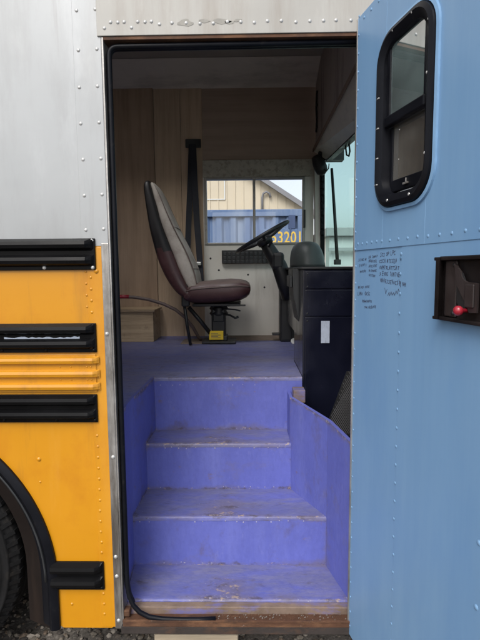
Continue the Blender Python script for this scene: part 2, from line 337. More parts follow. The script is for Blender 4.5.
# yellow lower side with wheel arch
AX, AZ, AR = -1.46, .50, .70
b = MB()
poly = [(-.532, .315), (-.532, 1.79), (-6, 1.79), (-6, .30)] + [(x, z) for x, z in [(AX - AR, .30)] + arc(AX, AZ, AR, 180, 0, 40) + [(-.765, .34), (-.757, .312), (-.735, .30)]] + [(-.545, .30)]
b.prism([(x, -.001, z) for x, z in poly], (0, .004, 0))
b.box((-.585, -.0035, .306), (-.530, -.0011, 1.785), .001)          # lapped edge strip
for k in range(33):
    z = .36 + k * .0425
    if any(a - .012 < z < c + .012 for a, c in ((1.40, 1.51), (1.245, 1.39), (1.135, 1.245), (.465, .58))): continue
    b.dome((-.573 + jit(.001), -.0035, z), .0056, (0, -1, 0), .4)
    if z > 1.5: b.dome((-.592, -.001, z + .02), .0048, (0, -1, 0), .5)
b.dome((-.80, -.001, .99), .009, (0, -1, 0)); b.dome((-.80, -.001, .90), .005, (0, -1, 0)); b.dome((-.70, -.001, .40), .006, (0, -1, 0)); b.dome((-.552, -.0035, 1.70), .009, (0, -1, 0))
b.build('lower_side_panel', 'yellow', bus, 'glossy yellow lower side panel with a row of small rivets')
# far side skirt, rear, front, roof, underbody: closes the body
b = MB()
b.box((-6, 2.42, .30), (.80, 2.45, 1.10)).box((-6, 2.42, 1.10), (-2.4, 2.45, 1.95)).box((-6, 2.42, 2.80), (-2.4, 2.45, 3.35)).box((-6.03, 0, .30), (-6, 2.45, 3.35))
for k in range(5): b.box((-6 + k * .875, 2.42, 1.95), (-5.9 + k * .875, 2.45, 2.80))
b.build('body_shell', 'siding', bus)
for k in range(4):  # unseen rear windows on both sides, added to brighten the cabin
    b = MB(); b.box((-5.9 + k * 1.03, .012, 2.02), (-4.97 + k * 1.03, .016, 2.74)); b.build('added_side_pane', 'paneclear', bus)
    b = MB(); b.box((-5.9 + k * .875, 2.432, 1.95), (-5.125 + k * .875, 2.436, 2.80)); b.build('added_side_pane', 'paneclear', bus)
HX0, HX1, HY0, HY1 = -1.25, .15, .28, 1.62      # unseen roof hatch, added to let daylight down into the cabin
b = MB(); b.box((-6, 0, 3.352), (HX0, 2.45, 3.42)).box((HX1, 0, 3.352), (.85, 2.45, 3.42)).box((HX0, 0, 3.352), (HX1, HY0, 3.42)).box((HX0, HY1, 3.352), (HX1, 2.45, 3.42)); b.build('roof', 'siding', bus)
b = MB(); b.box((HX0 - .03, HY0 - .03, 3.421), (HX1 + .03, HY1 + .03, 3.427)); b.build('added_roof_hatch', 'paneclear', bus)
b = MB(); b.box((-6, .66, .55), (-.60, 2.415, .60)).box((-.60, .80, .30), (.78, 2.415, .34)).box((-2.3, .60, .30), (-.66, .66, 1.05)).box((-2.20, .035, 1.05), (-.62, .6, 1.09))
b.build('underbody', 'underside', bus)
b = MB(); b.box((.80, .0, .30), (.83, 2.45, 1.66)).box((.815, .05, .32), (.90, 2.4, .50), .02); b.build('front_panel', 'yellow', bus)

# black rub rails
def rail(z0, z1, xr, xl=-6, cap=.0):
    b = MB(); h = z1 - z0
    b.box((xl, -.012, z0), (xr, -.0012, z1), .002)
    for f in (.30, .80):
        c = z0 + h * f; w = h * .19
        def prof(x, k): return [(x, -.0118, c - w), (x, -.0118 - .020 * k, c - w * .55), (x, -.0118 - .024 * k, c), (x, -.0118 - .020 * k, c + w * .55), (x, -.0118, c + w)]
        b.smooth = False
        b.loft([prof(xl + .001, 1), prof(xr - .03, 1), prof(xr - .012, .45), prof(xr - .004, .02)], True, True)
    b.m(1)
    for x in (xr - .010,): b.dome((x, -.012, z1 - .008), .007, (0, -1, 0)); b.dome((x, -.012, z0 + .008), .007, (0, -1, 0))
    x = xr - .17
    while x > max(xl, -3):
        b.dome((x, -.012, z1 - .009), .0075, (0, -1, 0)); b.dome((x + jit(.02), -.012, z0 + .009), .0075, (0, -1, 0)); x -= .18
    return b
rail(1.705, 1.818, -.552).build('rub_rail', ['black', 'rivet'], bus, 'uppermost black rub rail under the grey panel, with pale rivets')
r2 = rail(1.402, 1.510, -.560); r2.m(2)
pts = [(-.90 + k * .013, 1.448 + .012 + jit(.004)) for k in range(22)]
r2.prism([(-.90, -.0132, 1.440)] + [(-.62, -.0132, 1.440)] + [(-.62, -.0132, 1.462)] + [(x, -.0132, z) for x, z in reversed(pts)], (0, .0008, 0))
r2.build('rub_rail', ['black', 'black', 'labelw'], bus, 'second black rub rail, with a torn silver sticker in its groove')
rail(1.137, 1.243, -.566).build('rub_rail', ['black', 'black'], bus, 'third black rub rail, below the yellow ribbed band')
rail(.467, .580, -.566, -.768).build('rub_rail', ['black', 'black'], bus, 'short black rub rail beside the wheel arch')
# yellow ribbed band
b = MB()
b.box((-6, -.008, 1.252), (-.566, -.0012, 1.394), .001)
for c in (1.274, 1.322, 1.372):
    def prof(x, k): return [(x, -.0078, c - .015), (x, -.0078 - .014 * k, c - .010), (x, -.0078 - .017 * k, c), (x, -.0078 - .014 * k, c + .010), (x, -.0078, c + .015)]
    b.loft([prof(-5.99, 1), prof(-.575, 1), prof(-.560, .5), prof(-.552, .02)])
for x in (-.60, -.70, -.585, -.66): b.dome((x, -.008, 1.298), .004, (0, -1, 0)); b.dome((x, -.008, 1.347), .004, (0, -1, 0))
b.build('ribbed_moulding', 'yellow', bus)

# wheel arch flare and flap, wheel
b = MB(); b.smooth = True
ring = []
for x, z in [(AX - 1, .31)] + arc(AX, AZ, 1, 180, 0, 60) + [(AX + 1, .30)]:
    dx, dz = x - AX, (z - AZ if abs(x - AX) < .99999 else 0); zz = (z if abs(x - AX) > .99999 and z != AZ else AZ)
    ring.append([(AX + dx * r, y, zz + dz * r) for r, y in ((.712, -.0012), (.712, -.012), (.700, -.020), (.685, -.022), (.672, -.012), (.668, .004), (.64, .02), (.63, .03), (.668, .045), (.70, .01))])
b.loft(ring)
b.build('wheel_arch_trim', 'rubber', bus, smooth_angle=.7)
b = MB(); b.smooth = True
b.loft([[(AX + dx * r, y, AZ + dz * r) for r, y in ((.668, -.0125), (.672, -.0165), (.664, -.016), (.662, -.012))] for dx, dz in [(math.cos(math.radians(a)), math.sin(math.radians(a))) for a in range(0, 181, 4)]])
for a in range(6, 176, 7):
    t = math.radians(a); b.dome((AX + .652 * math.cos(t), .018, AZ + .652 * math.sin(t)), .006, (0, -1, 0))
b.build('arch_beading', 'greyplastic', bus)
b = MB(); b.smooth = True
sec = lambda a, r0, r1, y0, y1: [(AX + math.cos(a) * r0, y0, AZ + math.sin(a) * r0), (AX + math.cos(a) * r1, y1, AZ + math.sin(a) * r1), (AX + math.cos(a) * r1, y1 + .03, AZ + math.sin(a) * r1), (AX + math.cos(a) * r0, y0 + .012, AZ + math.sin(a) * r0)]
fl = [sec(math.radians(a), .665, .545, .035, .09) for a in range(0, 181, 5)]
b.loft([[(x, y, .262) for x, y, z in fl[0]]] + fl + [[(x, y, .262) for x, y, z in fl[-1]]])
b.loft([sec(math.radians(a), .64, .66, .10, .60) for a in range(-2, 184, 6)])
b.build('wheel_arch_liner', 'liner', bus, smooth_angle=.8)
def wheel(cy, s):
    b = MB()
    R = .50
    b.lathe([(.29, .02), (.33, .0), (.345, -.002), (.348, -.007), (.356, -.007), (.359, -.004), (.40, -.010), (.425, -.012), (.428, -.017), (.436, -.017), (.44, -.011), (.458, -.004), (.460, -.009), (.468, -.006), (.470, .002), (.488, .026), (.490, .022), (.497, .032), (R, .05), (R, .075), (.488, .077), (.488, .085), (R, .087), (R, .145), (.488, .147), (.488, .155), (R, .157), (R, .215), (.488, .217), (.488, .225), (R, .227), (R, .25), (.49, .27), (.46, .29), (.33, .30), (.29, .27)], (AX, cy, R - .005), (0, s, 0), 64)
    for k in range(72):      # shoulder lugs
        a = 2 * PI * k / 72; c, q = math.cos(a), math.sin(a)
        p = lambda r, y, da: (AX + r * math.cos(a + da), cy + s * y, R - .005 + r * math.sin(a + da))
        b.loft([[p(.470, -.002, -.018), p(.470, -.002, .018), p(.475, .02, .018), p(.475, .02, -.018)], [p(.502, .026, -.014), p(.502, .026, .014), p(.502, .06, .014), p(.502, .06, -.014)]])
    t = b.build('tyre', 'tyre', None)
    b = MB(); b.lathe([(.05, .02), (.10, .0), (.12, .05), (.22, .07), (.25, .05), (.275, .02), (.292, .015), (.292, .26), (.1, .2)], (AX, cy, R - .005), (0, s, 0), 48)
    for k in range(8):
        a = k * PI / 4; b.lathe([(.018, 0), (.018, -.03), (.008, -.035)], (AX + .17 * math.cos(a), cy + s * .06, R - .005 + .17 * math.sin(a)), (0, s, 0), 6)
    rm = b.build('rim', 'rim', None)
    o = bpy.data.objects.new('wheel', None); C.objects.link(o); o.location = (AX, cy, 0); WORLD[o.name] = V(o.location)
    o.parent = bus; o.matrix_parent_inverse = Matrix.Translation(-WORLD['bus'])
    attach(t, o); attach(rm, o)
wheel(.10, 1); wheel(2.40, -1)

# ------------------------------------------------------------------ door frame, seal and sill
b = MB()
b.box((-.531, -.006, .300), (-.503, .030, 1.80), .002).box((-.503, -.004, .302), (-.497, .055, 2.506), .001)
b.box((-.509, .0, 1.801), (-.5031, .05, 2.507)).m(3).box((-.497, -.004, 2.496), (.43, .055, 2.507), .001)
b.m(1)
for z in (.335, .52, .60, 1.0, 1.47): b.dome((-.517 + jit(.004), -.006, z), .008, (0, -1, 0))
b.m(2).box((.41, .0, .31), (.43, .055, 2.495))
b.build('door_frame', ['alu', 'rivet', 'siding', 'rust'], bus, 'dirty bare aluminium door frame')
b = MB()
def rounded(path, r, n=8):
    """round the corners of a path in XZ"""
    out = [path[0]]
    for a, p, c in zip(path, path[1:], path[2:]):
        a, p, c = V(a), V(p), V(c); d0 = (a - p).normalized(); d1 = (c - p).normalized()
        for i in range(n + 1):
            t = i / n; q = (p + d0 * r) * (1 - t) ** 2 + p * 2 * t * (1 - t) + (p + d1 * r) * t * t
            out.append(tuple(q))
    return out + [path[-1]]
top = rounded([(-.484, .016, .60), (-.484, .016, 2.482), (.415, .016, 2.484)], .035)
curl = [(-.484, .016, .60), (-.484, .014, .52), (-.482, .010, .47), (-.474, .004, .43), (-.458, -.002, .396), (-.432, -.006, .370), (-.395, -.009, .353), (-.34, -.010, .345), (-.27, -.010, .343), (-.20, -.010, .343), (-.135, -.008, .345)]
path = curl[::-1] + top[1:]
b.tube(path, .0095, 10)
b.tube([V(p) + V((-.004, .016, 0)) for p in path[6:]], .0095, 8)
b.build('door_seal', 'rubber', bus, 'black rubber door seal with its loose end curled onto the sill')
b = MB()
b.box((-.497, .030, .330), (.42, .062, .366), .003).m(1)
b.box((-.497, -.018, .318), (.42, .030, .338), .002).box((-.497, -.020, .338), (.42, -.012, .346), .001).box((-.50, .0, .345), (-.474, .03, .372), .004)
b.m(2).box((-.505, -.016, .286), (.42, .028, .318), .003)
b.m(1)
for k in range(190):     # flakes of rust and grit lying in the channel
    x, y = random.uniform(-.14, .40), random.uniform(-.009, .027); s_ = random.uniform(.0012, .004)
    b.m(random.choice((1, 1, 3))); b.face([(x - s_, y - s_, .3385), (x + s_, y - s_ * .6, .3385 + s_ * .5), (x + s_ * .4, y + s_, .339 + s_ * .6), (x - s_ * .9, y + s_ * .8, .3385)])
b.build('door_sill', ['sillwood', 'rust', 'darksteel', mat('sill_grit', (.15, .125, .105), .85, 0, .5, 60)], bus, 'rusty worn door sill')

# ------------------------------------------------------------------ steps and floor
def chips(b, x0, x1, y, z, n, mi, down=True):
    """bare wood where the paint has flaked along a nosing (on the riser and on the tread)"""
    b.m(mi)
    for k in range(n):
        x = random.uniform(x0, x1); w = random.uniform(.003, .016) * random.choice((.5, .5, 1, 1.5)); h = random.uniform(.002, .006)
        pts = [(w * math.cos(t * 1.047) * random.uniform(.5, 1.2), h * math.sin(t * 1.047) * random.uniform(.4, 1.2)) for t in range(6)]
        if random.random() < .55: b.face([(x + u, y - .0006, z - h * .7 + v) for u, v in pts])
        else: b.face([(x + u, y + h + v, z + .0006) for u, v in pts])
def gauss(x, m, w): return math.exp(-((x - m) / w) ** 2)
def treadsheet(b, xl, xr, xl2, xr2, y0, y1, z1, drop=.018, nu=70, nv=22):
    """painted tread: flat top, soft rounded nosing"""
    def f(u, v):
        if v < .82:
            t = v / .82; y = y1 + (y0 + .010 - y1) * t; xa, xb = xl2 + (xl - xl2) * t, xr2 + (xr - xr2) * t
            x = xa + (xb - xa) * u; z = z1 + .0012 * noise.noise((x * 9, y * 9, z1 * 5))
            w_ = .62 * gauss(y, y0, .030) + .55 * gauss(y, y1, .014) + .75 * gauss(x, .5 * (xl + xr) + .05 * math.sin(z1 * 30), .14) * gauss(y, y0 + .35 * (y1 - y0), .45 * (y1 - y0)) + .4 * gauss(min(x - xa, xb - x), 0, .018)
        else:
            a_ = (v - .82) / .18 * PI / 2 * 1.15; x = xl + (xr - xl) * u; k = .0012 * noise.noise((x * 14, z1 * 7, 3))
            a2 = min(a_, PI / 2); y = y0 + .010 - .010 * math.sin(a2) + k; z = z1 - .010 + .010 * math.cos(a2) - max(0, a_ - PI / 2) * .04
            w_ = .72 + .25 * noise.noise((x * 7, z1 * 9, 1)) - .2 * max(0, a_ - .8)
        return (x, y, z), w_
    b.grid(f, nu, nv)
def risersheet(b, xl, xr, y, z0, z1, nu=70, nv=22):
    def f(u, v):
        x = xl + (xr - xl) * u; z = z1 + (z0 - z1) * v
        yy = y + .0015 * noise.noise((x * 5, z * 6, y * 7)) + .002 * v
        w_ = (.55 + .3 * noise.noise((x * 6, z1 * 9, 8))) * gauss(z, z1, .016) + .65 * gauss(z, z0, .022) + .28 * gauss(x, .5 * (xl + xr) + .08 * math.sin(z1 * 40), .13) * (.4 + .6 * v) + .4 * gauss(min(x - xl, xr - x), 0, .012)
        return (x, yy, z), w_
    b.grid(f, nu, nv)
def step(name, xl, xr, y0, y1, z0, z1, xl2=None, xr2=None, n=30, label=None):
    """tread at z1 from y0 to y1, riser below its front edge"""
    xl2 = xl if xl2 is None else xl2; xr2 = xr if xr2 is None else xr2
    b = MB(); b.m(1); treadsheet(b, xl, xr, xl2, xr2, y0, y1 + .01, z1)
    b.m(1).prism([(xl, y0 + .012, z1 - .02), (xr, y0 + .012, z1 - .02), (xr2, y1, z1 - .02), (xl2, y1, z1 - .02)], (0, 0, .016))
    if z0 is not None:
        b.m(0); risersheet(b, xl, xr, y0 + .001, z0 - .002, z1 - .012)
        b.m(3); x = xl + .03
        while x < xr - .02:
            if random.random() < .75: b.dome((x, y0 + .001, z1 - .022 + jit(.005)), random.uniform(.0025, .0042), (0, -1, 0), .4, 6)
            x += .05 + jit(.025)
        for k in range(5): b.dome((random.uniform(xl + .02, xr - .02), y0 + .002, z0 + .012 + jit(.005)), .003, (0, -1, 0), .4, 6)
    return b.build(name, ['purple', 'purplefloor', 'chip', 'chipgrey'], bus, label)
RW = [(.205, .768), (.205, .575), (.343, .292), (.400, .062)]        # right stairwell wall in plan
step('step', -.508, .398, .062, .290, None, .373, -.524, .345, 46, 'lowest purple step, scuffed bare along its front edge')
step('step', -.524, .345, .292, .560, .374, .603, -.516, .212, 34, 'second purple step')
step('step', -.516, .208, .562, .768, .604, .841, -.508, .204, 30, 'third purple step')
# cabin floor: riser of the last step and the boards behind it
b = MB()
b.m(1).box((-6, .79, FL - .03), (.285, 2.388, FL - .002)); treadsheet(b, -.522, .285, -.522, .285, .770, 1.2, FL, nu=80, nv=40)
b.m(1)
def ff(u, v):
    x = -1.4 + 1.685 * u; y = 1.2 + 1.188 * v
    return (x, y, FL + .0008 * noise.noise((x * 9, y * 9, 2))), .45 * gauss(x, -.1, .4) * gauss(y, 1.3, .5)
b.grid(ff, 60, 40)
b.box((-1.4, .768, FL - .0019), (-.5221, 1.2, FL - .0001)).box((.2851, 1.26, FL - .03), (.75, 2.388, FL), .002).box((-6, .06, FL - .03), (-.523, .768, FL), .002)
b.m(0); risersheet(b, -.508, .285, .771, .839, FL - .012); b.box((-.508, .776, .842), (.285, .788, FL - .031))
b.m(3)
for k in range(14): b.dome((-.47 + k * .055 + jit(.01), .772, FL - .042 + jit(.004)), .0032, (0, -1, 0), .4, 6)
b.build('cabin_floor', ['purple', 'litdustfloor', 'chip', 'chipgrey'], bus)
b = MB(); b.box((-.27, 2.10, FL + .001), (.50, 2.386, FL + .006), .001); b.box((-.53, 1.93, FL + .001), (-.275, 2.20, FL + .005), .001)
b.build('bare_floor_patch', 'brownfloor', bus, 'unpainted brown floor under the driver seat')
b = MB()
b.prism([(-.513, .035, .34), (-.525, .292, .34), (-.508, .770, .34), (-.508, .770, FL + .002), (-.523, .292, FL + .002), (-.513, .035, FL + .002)], (-.014, 0, 0))
pw = [(-.513, .035), (-.525, .292), (-.508, .770)]
for i in range(2):
    def fw(u, v):
        q = V((*pw[i], 0)).lerp(V((*pw[i + 1], 0)), u); q.z = .345 + (FL + .002 - .345) * v; q.x += .0015 + .001 * noise.noise((q.y * 6, q.z * 6, 5))
        zt = .373 if q.y < .29 else .603 if q.y < .56 else .841
        return q, .9 * gauss(q.z, FL, .018) + .7 * gauss(q.z, zt, .02) + .2
    b.grid(fw, 30, 60)
b.build('stairwell_wall', ['purple'], bus, 'purple stairwell side below the cabin floor')
b = MB()
TZ = {0: 1.075, 1: 1.066, 2: 1.040, 3: 1.022}
rings = []
for i, (x, y) in enumerate(RW[1:]):
    zt = (1.072, 1.045, 1.024)[i]; n_ = (V((RW[i + 1][1] - RW[min(i + 2, 3)][1], RW[min(i + 2, 3)][0] - RW[i + 1][0])) if i < 2 else V((RW[2][1] - RW[3][1], RW[3][0] - RW[2][0]))).normalized()
    ox, oy = n_[0] * .016, n_[1] * .016
    rings.append([(x, y, .345), (x, y, zt), (x + ox, y + oy, zt), (x + ox, y + oy, .345)])
b.loft(rings)
for i in range(2):
    p0, p1 = rings[i], rings[i + 1]; nn = V((p0[1][0] - p0[2][0], p0[1][1] - p0[2][1], 0)).normalized() * .0012
    def fs(u, v):
        lo, hi = V(p0[0]).lerp(V(p1[0]), u), V(p0[1]).lerp(V(p1[1]), u); q = lo.lerp(hi, v)
        return q + nn * (1 + .6 * noise.noise((u * 4, v * 9, i))), .9 * gauss(hi.z - q.z, 0, .02) + .35 * gauss(u + i, 1, .05) + .25 * gauss(v, .25, .2)
    b.grid(fs, 16, 40)
b.box((.206, .578, .60), (.222, .772, 1.055))
b.m(1)
for k in range(26):
    t = random.random(); i = 0 if t < .55 else 1; u = random.random(); p = V(rings[i][1]).lerp(V(rings[i + 1][1]), u); w = random.uniform(.002, .007)
    b.face([p + V((-.0008, -.0004, 0)), p + V((.47 * w - .0008, -.88 * w, -.001)), p + V((.47 * w - .0008, -.88 * w, -w)), p + V((-.0008, -.0004, -w * .7))])
b.build('stairwell_panel', ['purple', 'chip'], bus, 'flared purple plywood panel on the dashboard side of the steps')
b = MB(); b.box((.225, .62, 1.03), (.285, .70, 1.095), .004); b.build('wood_block', 'sillwood', bus)
# closes the right of the stairwell under the dashboard
b = MB(); b.box((.42, .056, .34), (.60, .07, 1.69)).box((.60, .056, .34), (.79, .07, 1.66)); b.build('inner_lining', 'plastic', bus)

# ------------------------------------------------------------------ cabin walls
WY = 2.388
b = MB(); b.box((-.555, WY, FL), (-.376, 2.44, 3.23)); b.box((-.7765, WY, FL), (-.558, 2.44, 3.23)); b.build('plywood_wall', 'ply', bus, 'pale plywood wall board behind the driver seat')
b = MB(); b.box((-2.4, WY - .008, FL), (-.780, 2.44, 3.23)); b.build('plywood_wall', 'plydark', bus, 'darker plywood wall board towards the rear')
b = MB(); b.box((-.3755, WY + .004, 2.617), (.80, 2.44, 3.23)); b.build('upper_wall', 'plyupper', bus)
b = MB(); b.box((-.376, WY - .010, 2.475), (.555, 2.44, 2.616), .003); b.build('window_header', 'whiteroll', bus, 'mottled off-white board above the driver window')
b = MB()
b.box((-.376, WY - .006, FL), (.556, 2.44, 1.9135), .002).box((-.376, WY - .006, 1.914), (-.366, 2.44, 2.4745)).box((.482, WY - .006, 1.914), (.556, 2.44, 2.4745), .002)
b.m(1)
for x, z in ((-.25, 1.70), (.0, 1.66), (-.32, 1.80), (.14, 1.55), (-.3, 1.5)): b.dome((x, WY - .006, z), .009, (0, -1, 0), .4)
b.build('wall_panel', ['white', 'plastic'], bus, 'cream metal wall panel around the driver window')
b = MB()
b.box((-.365, WY - .014, 1.915), (-.345, 2.43, 2.473), .003).box((.462, WY - .014, 1.915), (.481, 2.43, 2.473), .003)
b.box((-.3449, WY - .014, 1.915), (.4619, 2.43, 1.932), .003).box((-.3449, WY - .014, 2.456), (.4619, 2.43, 2.473), .003)
b.box((.045, WY - .010, 1.9322), (.066, 2.425, 2.4558), .003).m(1)
b.box((.470, WY - .024, 2.05), (.486, WY - .0142, 2.20), .002)
sw = b.build('side_window', ['winframe', 'plastic'], bus, 'sliding driver window with a thin aluminium frame')
for x0, x1, y in ((-.3448, .0448, 2.410), (.0662, .4618, 2.419)):
    b = MB(); b.box((x0, y, 1.9325), (x1, y + .004, 2.4555)); b.build('window_pane', 'paneclear', sw)
# ceiling, cove, partitions that close the cabin
b = MB(); b.box((-6, .06, 3.322), (HX0, 2.16, 3.351)).box((HX1, .06, 3.322), (.8, 2.16, 3.351)).box((HX0, .06, 3.322), (HX1, HY0, 3.351)).box((HX0, HY1, 3.322), (HX1, 2.16, 3.351)); b.build('ceiling', 'ceil', bus)
b = MB(); b.prism([(-6, WY + .004, 3.195), (-6, WY + .004, 3.35), (-6, 2.16, 3.35), (-6, 2.105, 3.318)], (6.566, 0, 0)); b.build('ceiling_cove', 'cove', bus)
b = MB(); b.box((-1.74, .032, FL), (-.53, .055, 3.35)).box((-6, .032, FL), (-1.7401, .055, 2.0)).box((-.529, .056, 2.53), (.55, .075, 3.32)); b.build('inner_wall', 'plydark', bus)
b = MB(); b.box((.567, .078, 2.70), (.60, WY - .012, 3.318)); b.m(1)
b.tube([(.560, 2.27, 3.12), (.557, 2.28, 3.0), (.560, 2.26, 2.88), (.556, 2.27, 2.80)], .008, 8)
for z in (3.1, 3.0, 2.9, 2.83): b.box((.555, 2.255, z), (.567, 2.29, z + .02), .002)
b.build('front_bulkhead', ['bulk', 'plastic'], bus, 'brown bulkhead above the windscreen with a bundle of wires')
b = MB()
b.prism([(.552, 2.37, 2.675), (.655, 2.37, 2.600), (.655, .10, 2.44), (.552, .10, 2.715)], (.004, 0, .014)); b.m(1)
b.prism([(.543, 2.37, 2.668), (.552, 2.37, 2.668), (.552, .10, 2.708), (.543, .10, 2.708)], (0, 0, .028)); b.m(2)
b.prism([(.652, 2.37, 2.592), (.668, 2.37, 2.592), (.668, .10, 2.432), (.652, .10, 2.432)], (0, 0, .022))
b.m(2)
for f in (.32, .55):
    x = .552 + .103 * f; b.tube([(x, 2.3, 2.673 - .075 * f), (x, .2, 2.713 - .27 * f)], .0022, 6)
b.build('windscreen_visor', ['visor', 'visorwood', 'plastic'], bus, 'sloping grey board with a wooden edge above the windscreen')
b = MB(); b.smooth = True
b.lathe([(.012, -.075), (.040, -.070), (.050, -.02), (.052, .03), (.045, .065), (.02, .085), (.004, .088)], (.578, 2.22, 2.535), (.35, -.25, -.95), 24); b.box((.57, 2.22, 2.58), (.60, 2.26, 2.64), .004)
b.tube([(.60, 2.18, 2.50), (.625, 2.15, 2.47), (.64, 2.15, 2.49), (.645, 2.16, 2.53)], .004, 6)
b.build('dash_fan', 'plastic', bus, 'round black fan at the top corner of the windscreen')
# windscreen
def wx(z): return .652 + (2.56 - z) / .85 * .02
b = MB()
b.prism([(wx(1.72), .10, 1.72), (wx(1.72), 2.44, 1.72), (wx(2.60), 2.44, 2.600), (wx(2.43), .10, 2.432)], (.004, 0, 0))
ws = b.build('windscreen', 'paneteal', bus)
b = MB()
b.prism([(.575, 2.352, 1.70), (.612, 2.352, 1.70), (.600, 2.352, 2.62), (.557, 2.352, 2.62)], (0, .08, 0)); b.m(1)
b.prism([(.612, 2.34, 1.713), (.648, 2.34, 1.713), (.640, 2.34, 2.60), (.600, 2.34, 2.60)], (0, .09, 0))
for k in range(9):
    z = 1.98 + k * .055; b.box((.605, 2.318, z), (.634 - (k % 3) * .004, 2.345, z + .043), .008)
b.build('corner_pillar', ['white', 'rubber'], bus, 'cream corner post with a lumpy black rubber strip')
b = MB(); b.box((.62, .09, 1.66), (.80, 2.42, 1.712), .006).box((.56, .06, 2.60), (.85, .10, 2.72)).box((.60, 2.35, 2.60), (.80, 2.44, 2.72)).prism([(.672, 2.42, 2.604), (.705, 2.42, 2.604), (.705, .06, 2.430), (.672, .06, 2.430)], (0, 0, .10)); b.build('windscreen_frame', 'plastic', bus)
b = MB()
b.box((.660, .0, 1.70), (.74, .09, 2.44), .01); b.build('front_post', 'plastic', bus)
b = MB(); b.tube([(wx(2.50) + .02, 2.2, 2.50), (wx(2.1) + .025, 2.12, 2.12), (wx(1.76) + .024, 2.02, 1.75)], .011, 8, .014); b.box((wx(1.8), 2.0, 1.735), (wx(1.8) + .05, 2.04, 1.775), .004); b.build('wiper_arm', 'plastic', bus)
b = MB(); b.tube([(.685, 1.72, 2.56), (.69, 1.70, 2.49), (.70, 1.67, 2.475), (.70, 1.64, 2.50), (.695, 1.66, 2.57)], .006, 8); b.build('mirror_bracket', 'plastic', bus)

# ------------------------------------------------------------------ driver fittings that belong to the bus
b = MB(); b.box((-.222, WY - .035, 1.755), (.24, WY - .0065, 1.868), .004)
sp = b.build('switch_panel', 'plastic', bus, 'black panel with two rows of rocker switches under the driver window')
b = MB(); b.box((-.207, WY - .045, 1.822), (-.180, WY - .0345, 1.852), .003); s0 = b.build('switch', 'greyplastic', sp)
for r in range(3):
    for k in range(12):
        if r == 0 and k == 0: continue
        c = s0.copy(); C.objects.link(c); c.parent = sp; c.location = (k * .037, 0, -r * .033)
b = MB()
b.box((-.515, WY - .03, 2.715), (-.385, WY - .009, 2.785), .006); b.m(1).box((-.47, WY - .022, 2.66), (-.43, WY - .0095, 2.715), .003)
sb = b.build('seat_belt', ['plastic', 'plastic'], bus, 'dark seat belt hanging from a wall bracket in two straps')
b = MB(); b.ribbon([(-.462, 2.355, 2.74), (-.475, 2.34, 2.45), (-.495, 2.325, 2.1), (-.505, 2.31, 1.88), (-.50, 2.30, 1.62)], .048, .004, (.15, -1, 0)); b.build('strap', 'strap', sb)
b = MB(); b.ribbon([(-.448, 2.345, 2.74), (-.440, 2.33, 2.45), (-.425, 2.32, 2.1), (-.405, 2.30, 1.80), (-.395, 2.28, 1.60)], .050, .004, (.05, -1, 0)); b.build('strap', 'strap', sb)
b = MB(); b.box((-.432, 2.27, 1.742), (-.392, 2.292, 1.770), .004); b.build('buckle', 'buckle', sb)
# steering
SC = V((.108, 1.90, 1.945)); ax = V((-.50, 0, .866)).normalized(); ud = V((.866, 0, .50)).normalized(); vd = V((0, 1, 0))
b = MB(); b.smooth = True
R_ = .218
rings = []
for i in range(64):
    t = 2 * PI * i / 64; c = SC + (ud * math.cos(t) + vd * math.sin(t)) * R_; o_ = (ud * math.cos(t) + vd * math.sin(t))
    rings.append([c + o_ * .0145 * math.cos(q * PI / 5) + ax * .0145 * math.sin(q * PI / 5) for q in range(10)])
rings.append(rings[0]); b.loft(rings, False)
for t in (0.35, PI - .35, PI * 1.5):
    o_ = ud * math.cos(t) + vd * math.sin(t); b.tube([SC + o_ * R_, SC + o_ * .1 - ax * .02, SC - ax * .03], .011, 8, .016)
b.lathe([(.055, -.06), (.065, -.03), (.055, -.012), (.02, -.006), (.001, -.005)], SC, ax, 24)
st = b.build('steering_wheel', 'plastic', bus, 'black steering wheel seen edge on')
b = MB()
b.tube([SC - ax * .04, SC - ax * .10, SC - ax * .17, (.235, 1.90, 1.73), (.275, 1.90, 1.62), (.32, 1.95, 1.50)], .045, 16, .068)
b.tube([SC - ax * .09 + V((0, -.03, 0)), SC - ax * .07 + V((.03, -.16, .02))], .008, 8); b.tube([SC - ax * .1 + V((0, .03, 0)), SC - ax * .1 + V((.02, .15, .02))], .008, 8)
b.box((.175, 1.84, 1.70), (.27, 1.97, 1.83), .025).m(1)
b.build('steering_column', ['plastic', 'greyplastic'], bus)
b = MB(); b.box((.250, 2.02, FL), (.385, 2.20, 1.55), .012).box((.262, 2.012, FL + .02), (.34, 2.02, 1.50), .003); b.box((.19, 2.04, FL + .05), (.25, 2.12, FL + .065), .004).build('pedal_housing', 'plastic', bus)
# dashboard
b = MB()
b.box((.287, .775, .78), (.785, 1.25, 1.700), .006)
b.m(1).box((.300, .769, 1.60), (.60, .7745, 1.690), .003).box((.300, .770, 1.455), (.60, .7745, 1.592), .002).box((.300, .771, .86), (.60, .7745, 1.448), .002)
b.m(2).box((.280, .765, 1.700), (.70, 2.30, 1.714), .004)
b.m(1).box((.30, 1.25, 1.30), (.62, 2.0, 1.699))
b.m(3)
b.m(2)
for x, z in ((.31, 1.675), (.31, 1.61), (.31, 1.47), (.31, 1.43), (.31, .90)): b.dome((x, .7688, z), .0045, (0, -1, 0), .4)
b.m(3)
for k in range(16):     # bright scuffs where boots catch the foot of the cabinet
    x = random.uniform(.30, .42); z = random.uniform(.80, .98) - (x - .3) * .5; w_ = random.uniform(.003, .012); h_ = random.uniform(.001, .004)
    b.face([(x - w_, .7702, z), (x + w_ * .7, .7702, z - h_), (x + w_, .7702, z + h_ * .4), (x - w_ * .2, .7702, z + h_)])
db = b.build('dashboard', ['navy', 'navy', 'plastic', 'chipgrey'], bus, 'glossy dark navy dashboard cabinet with a small paper label')
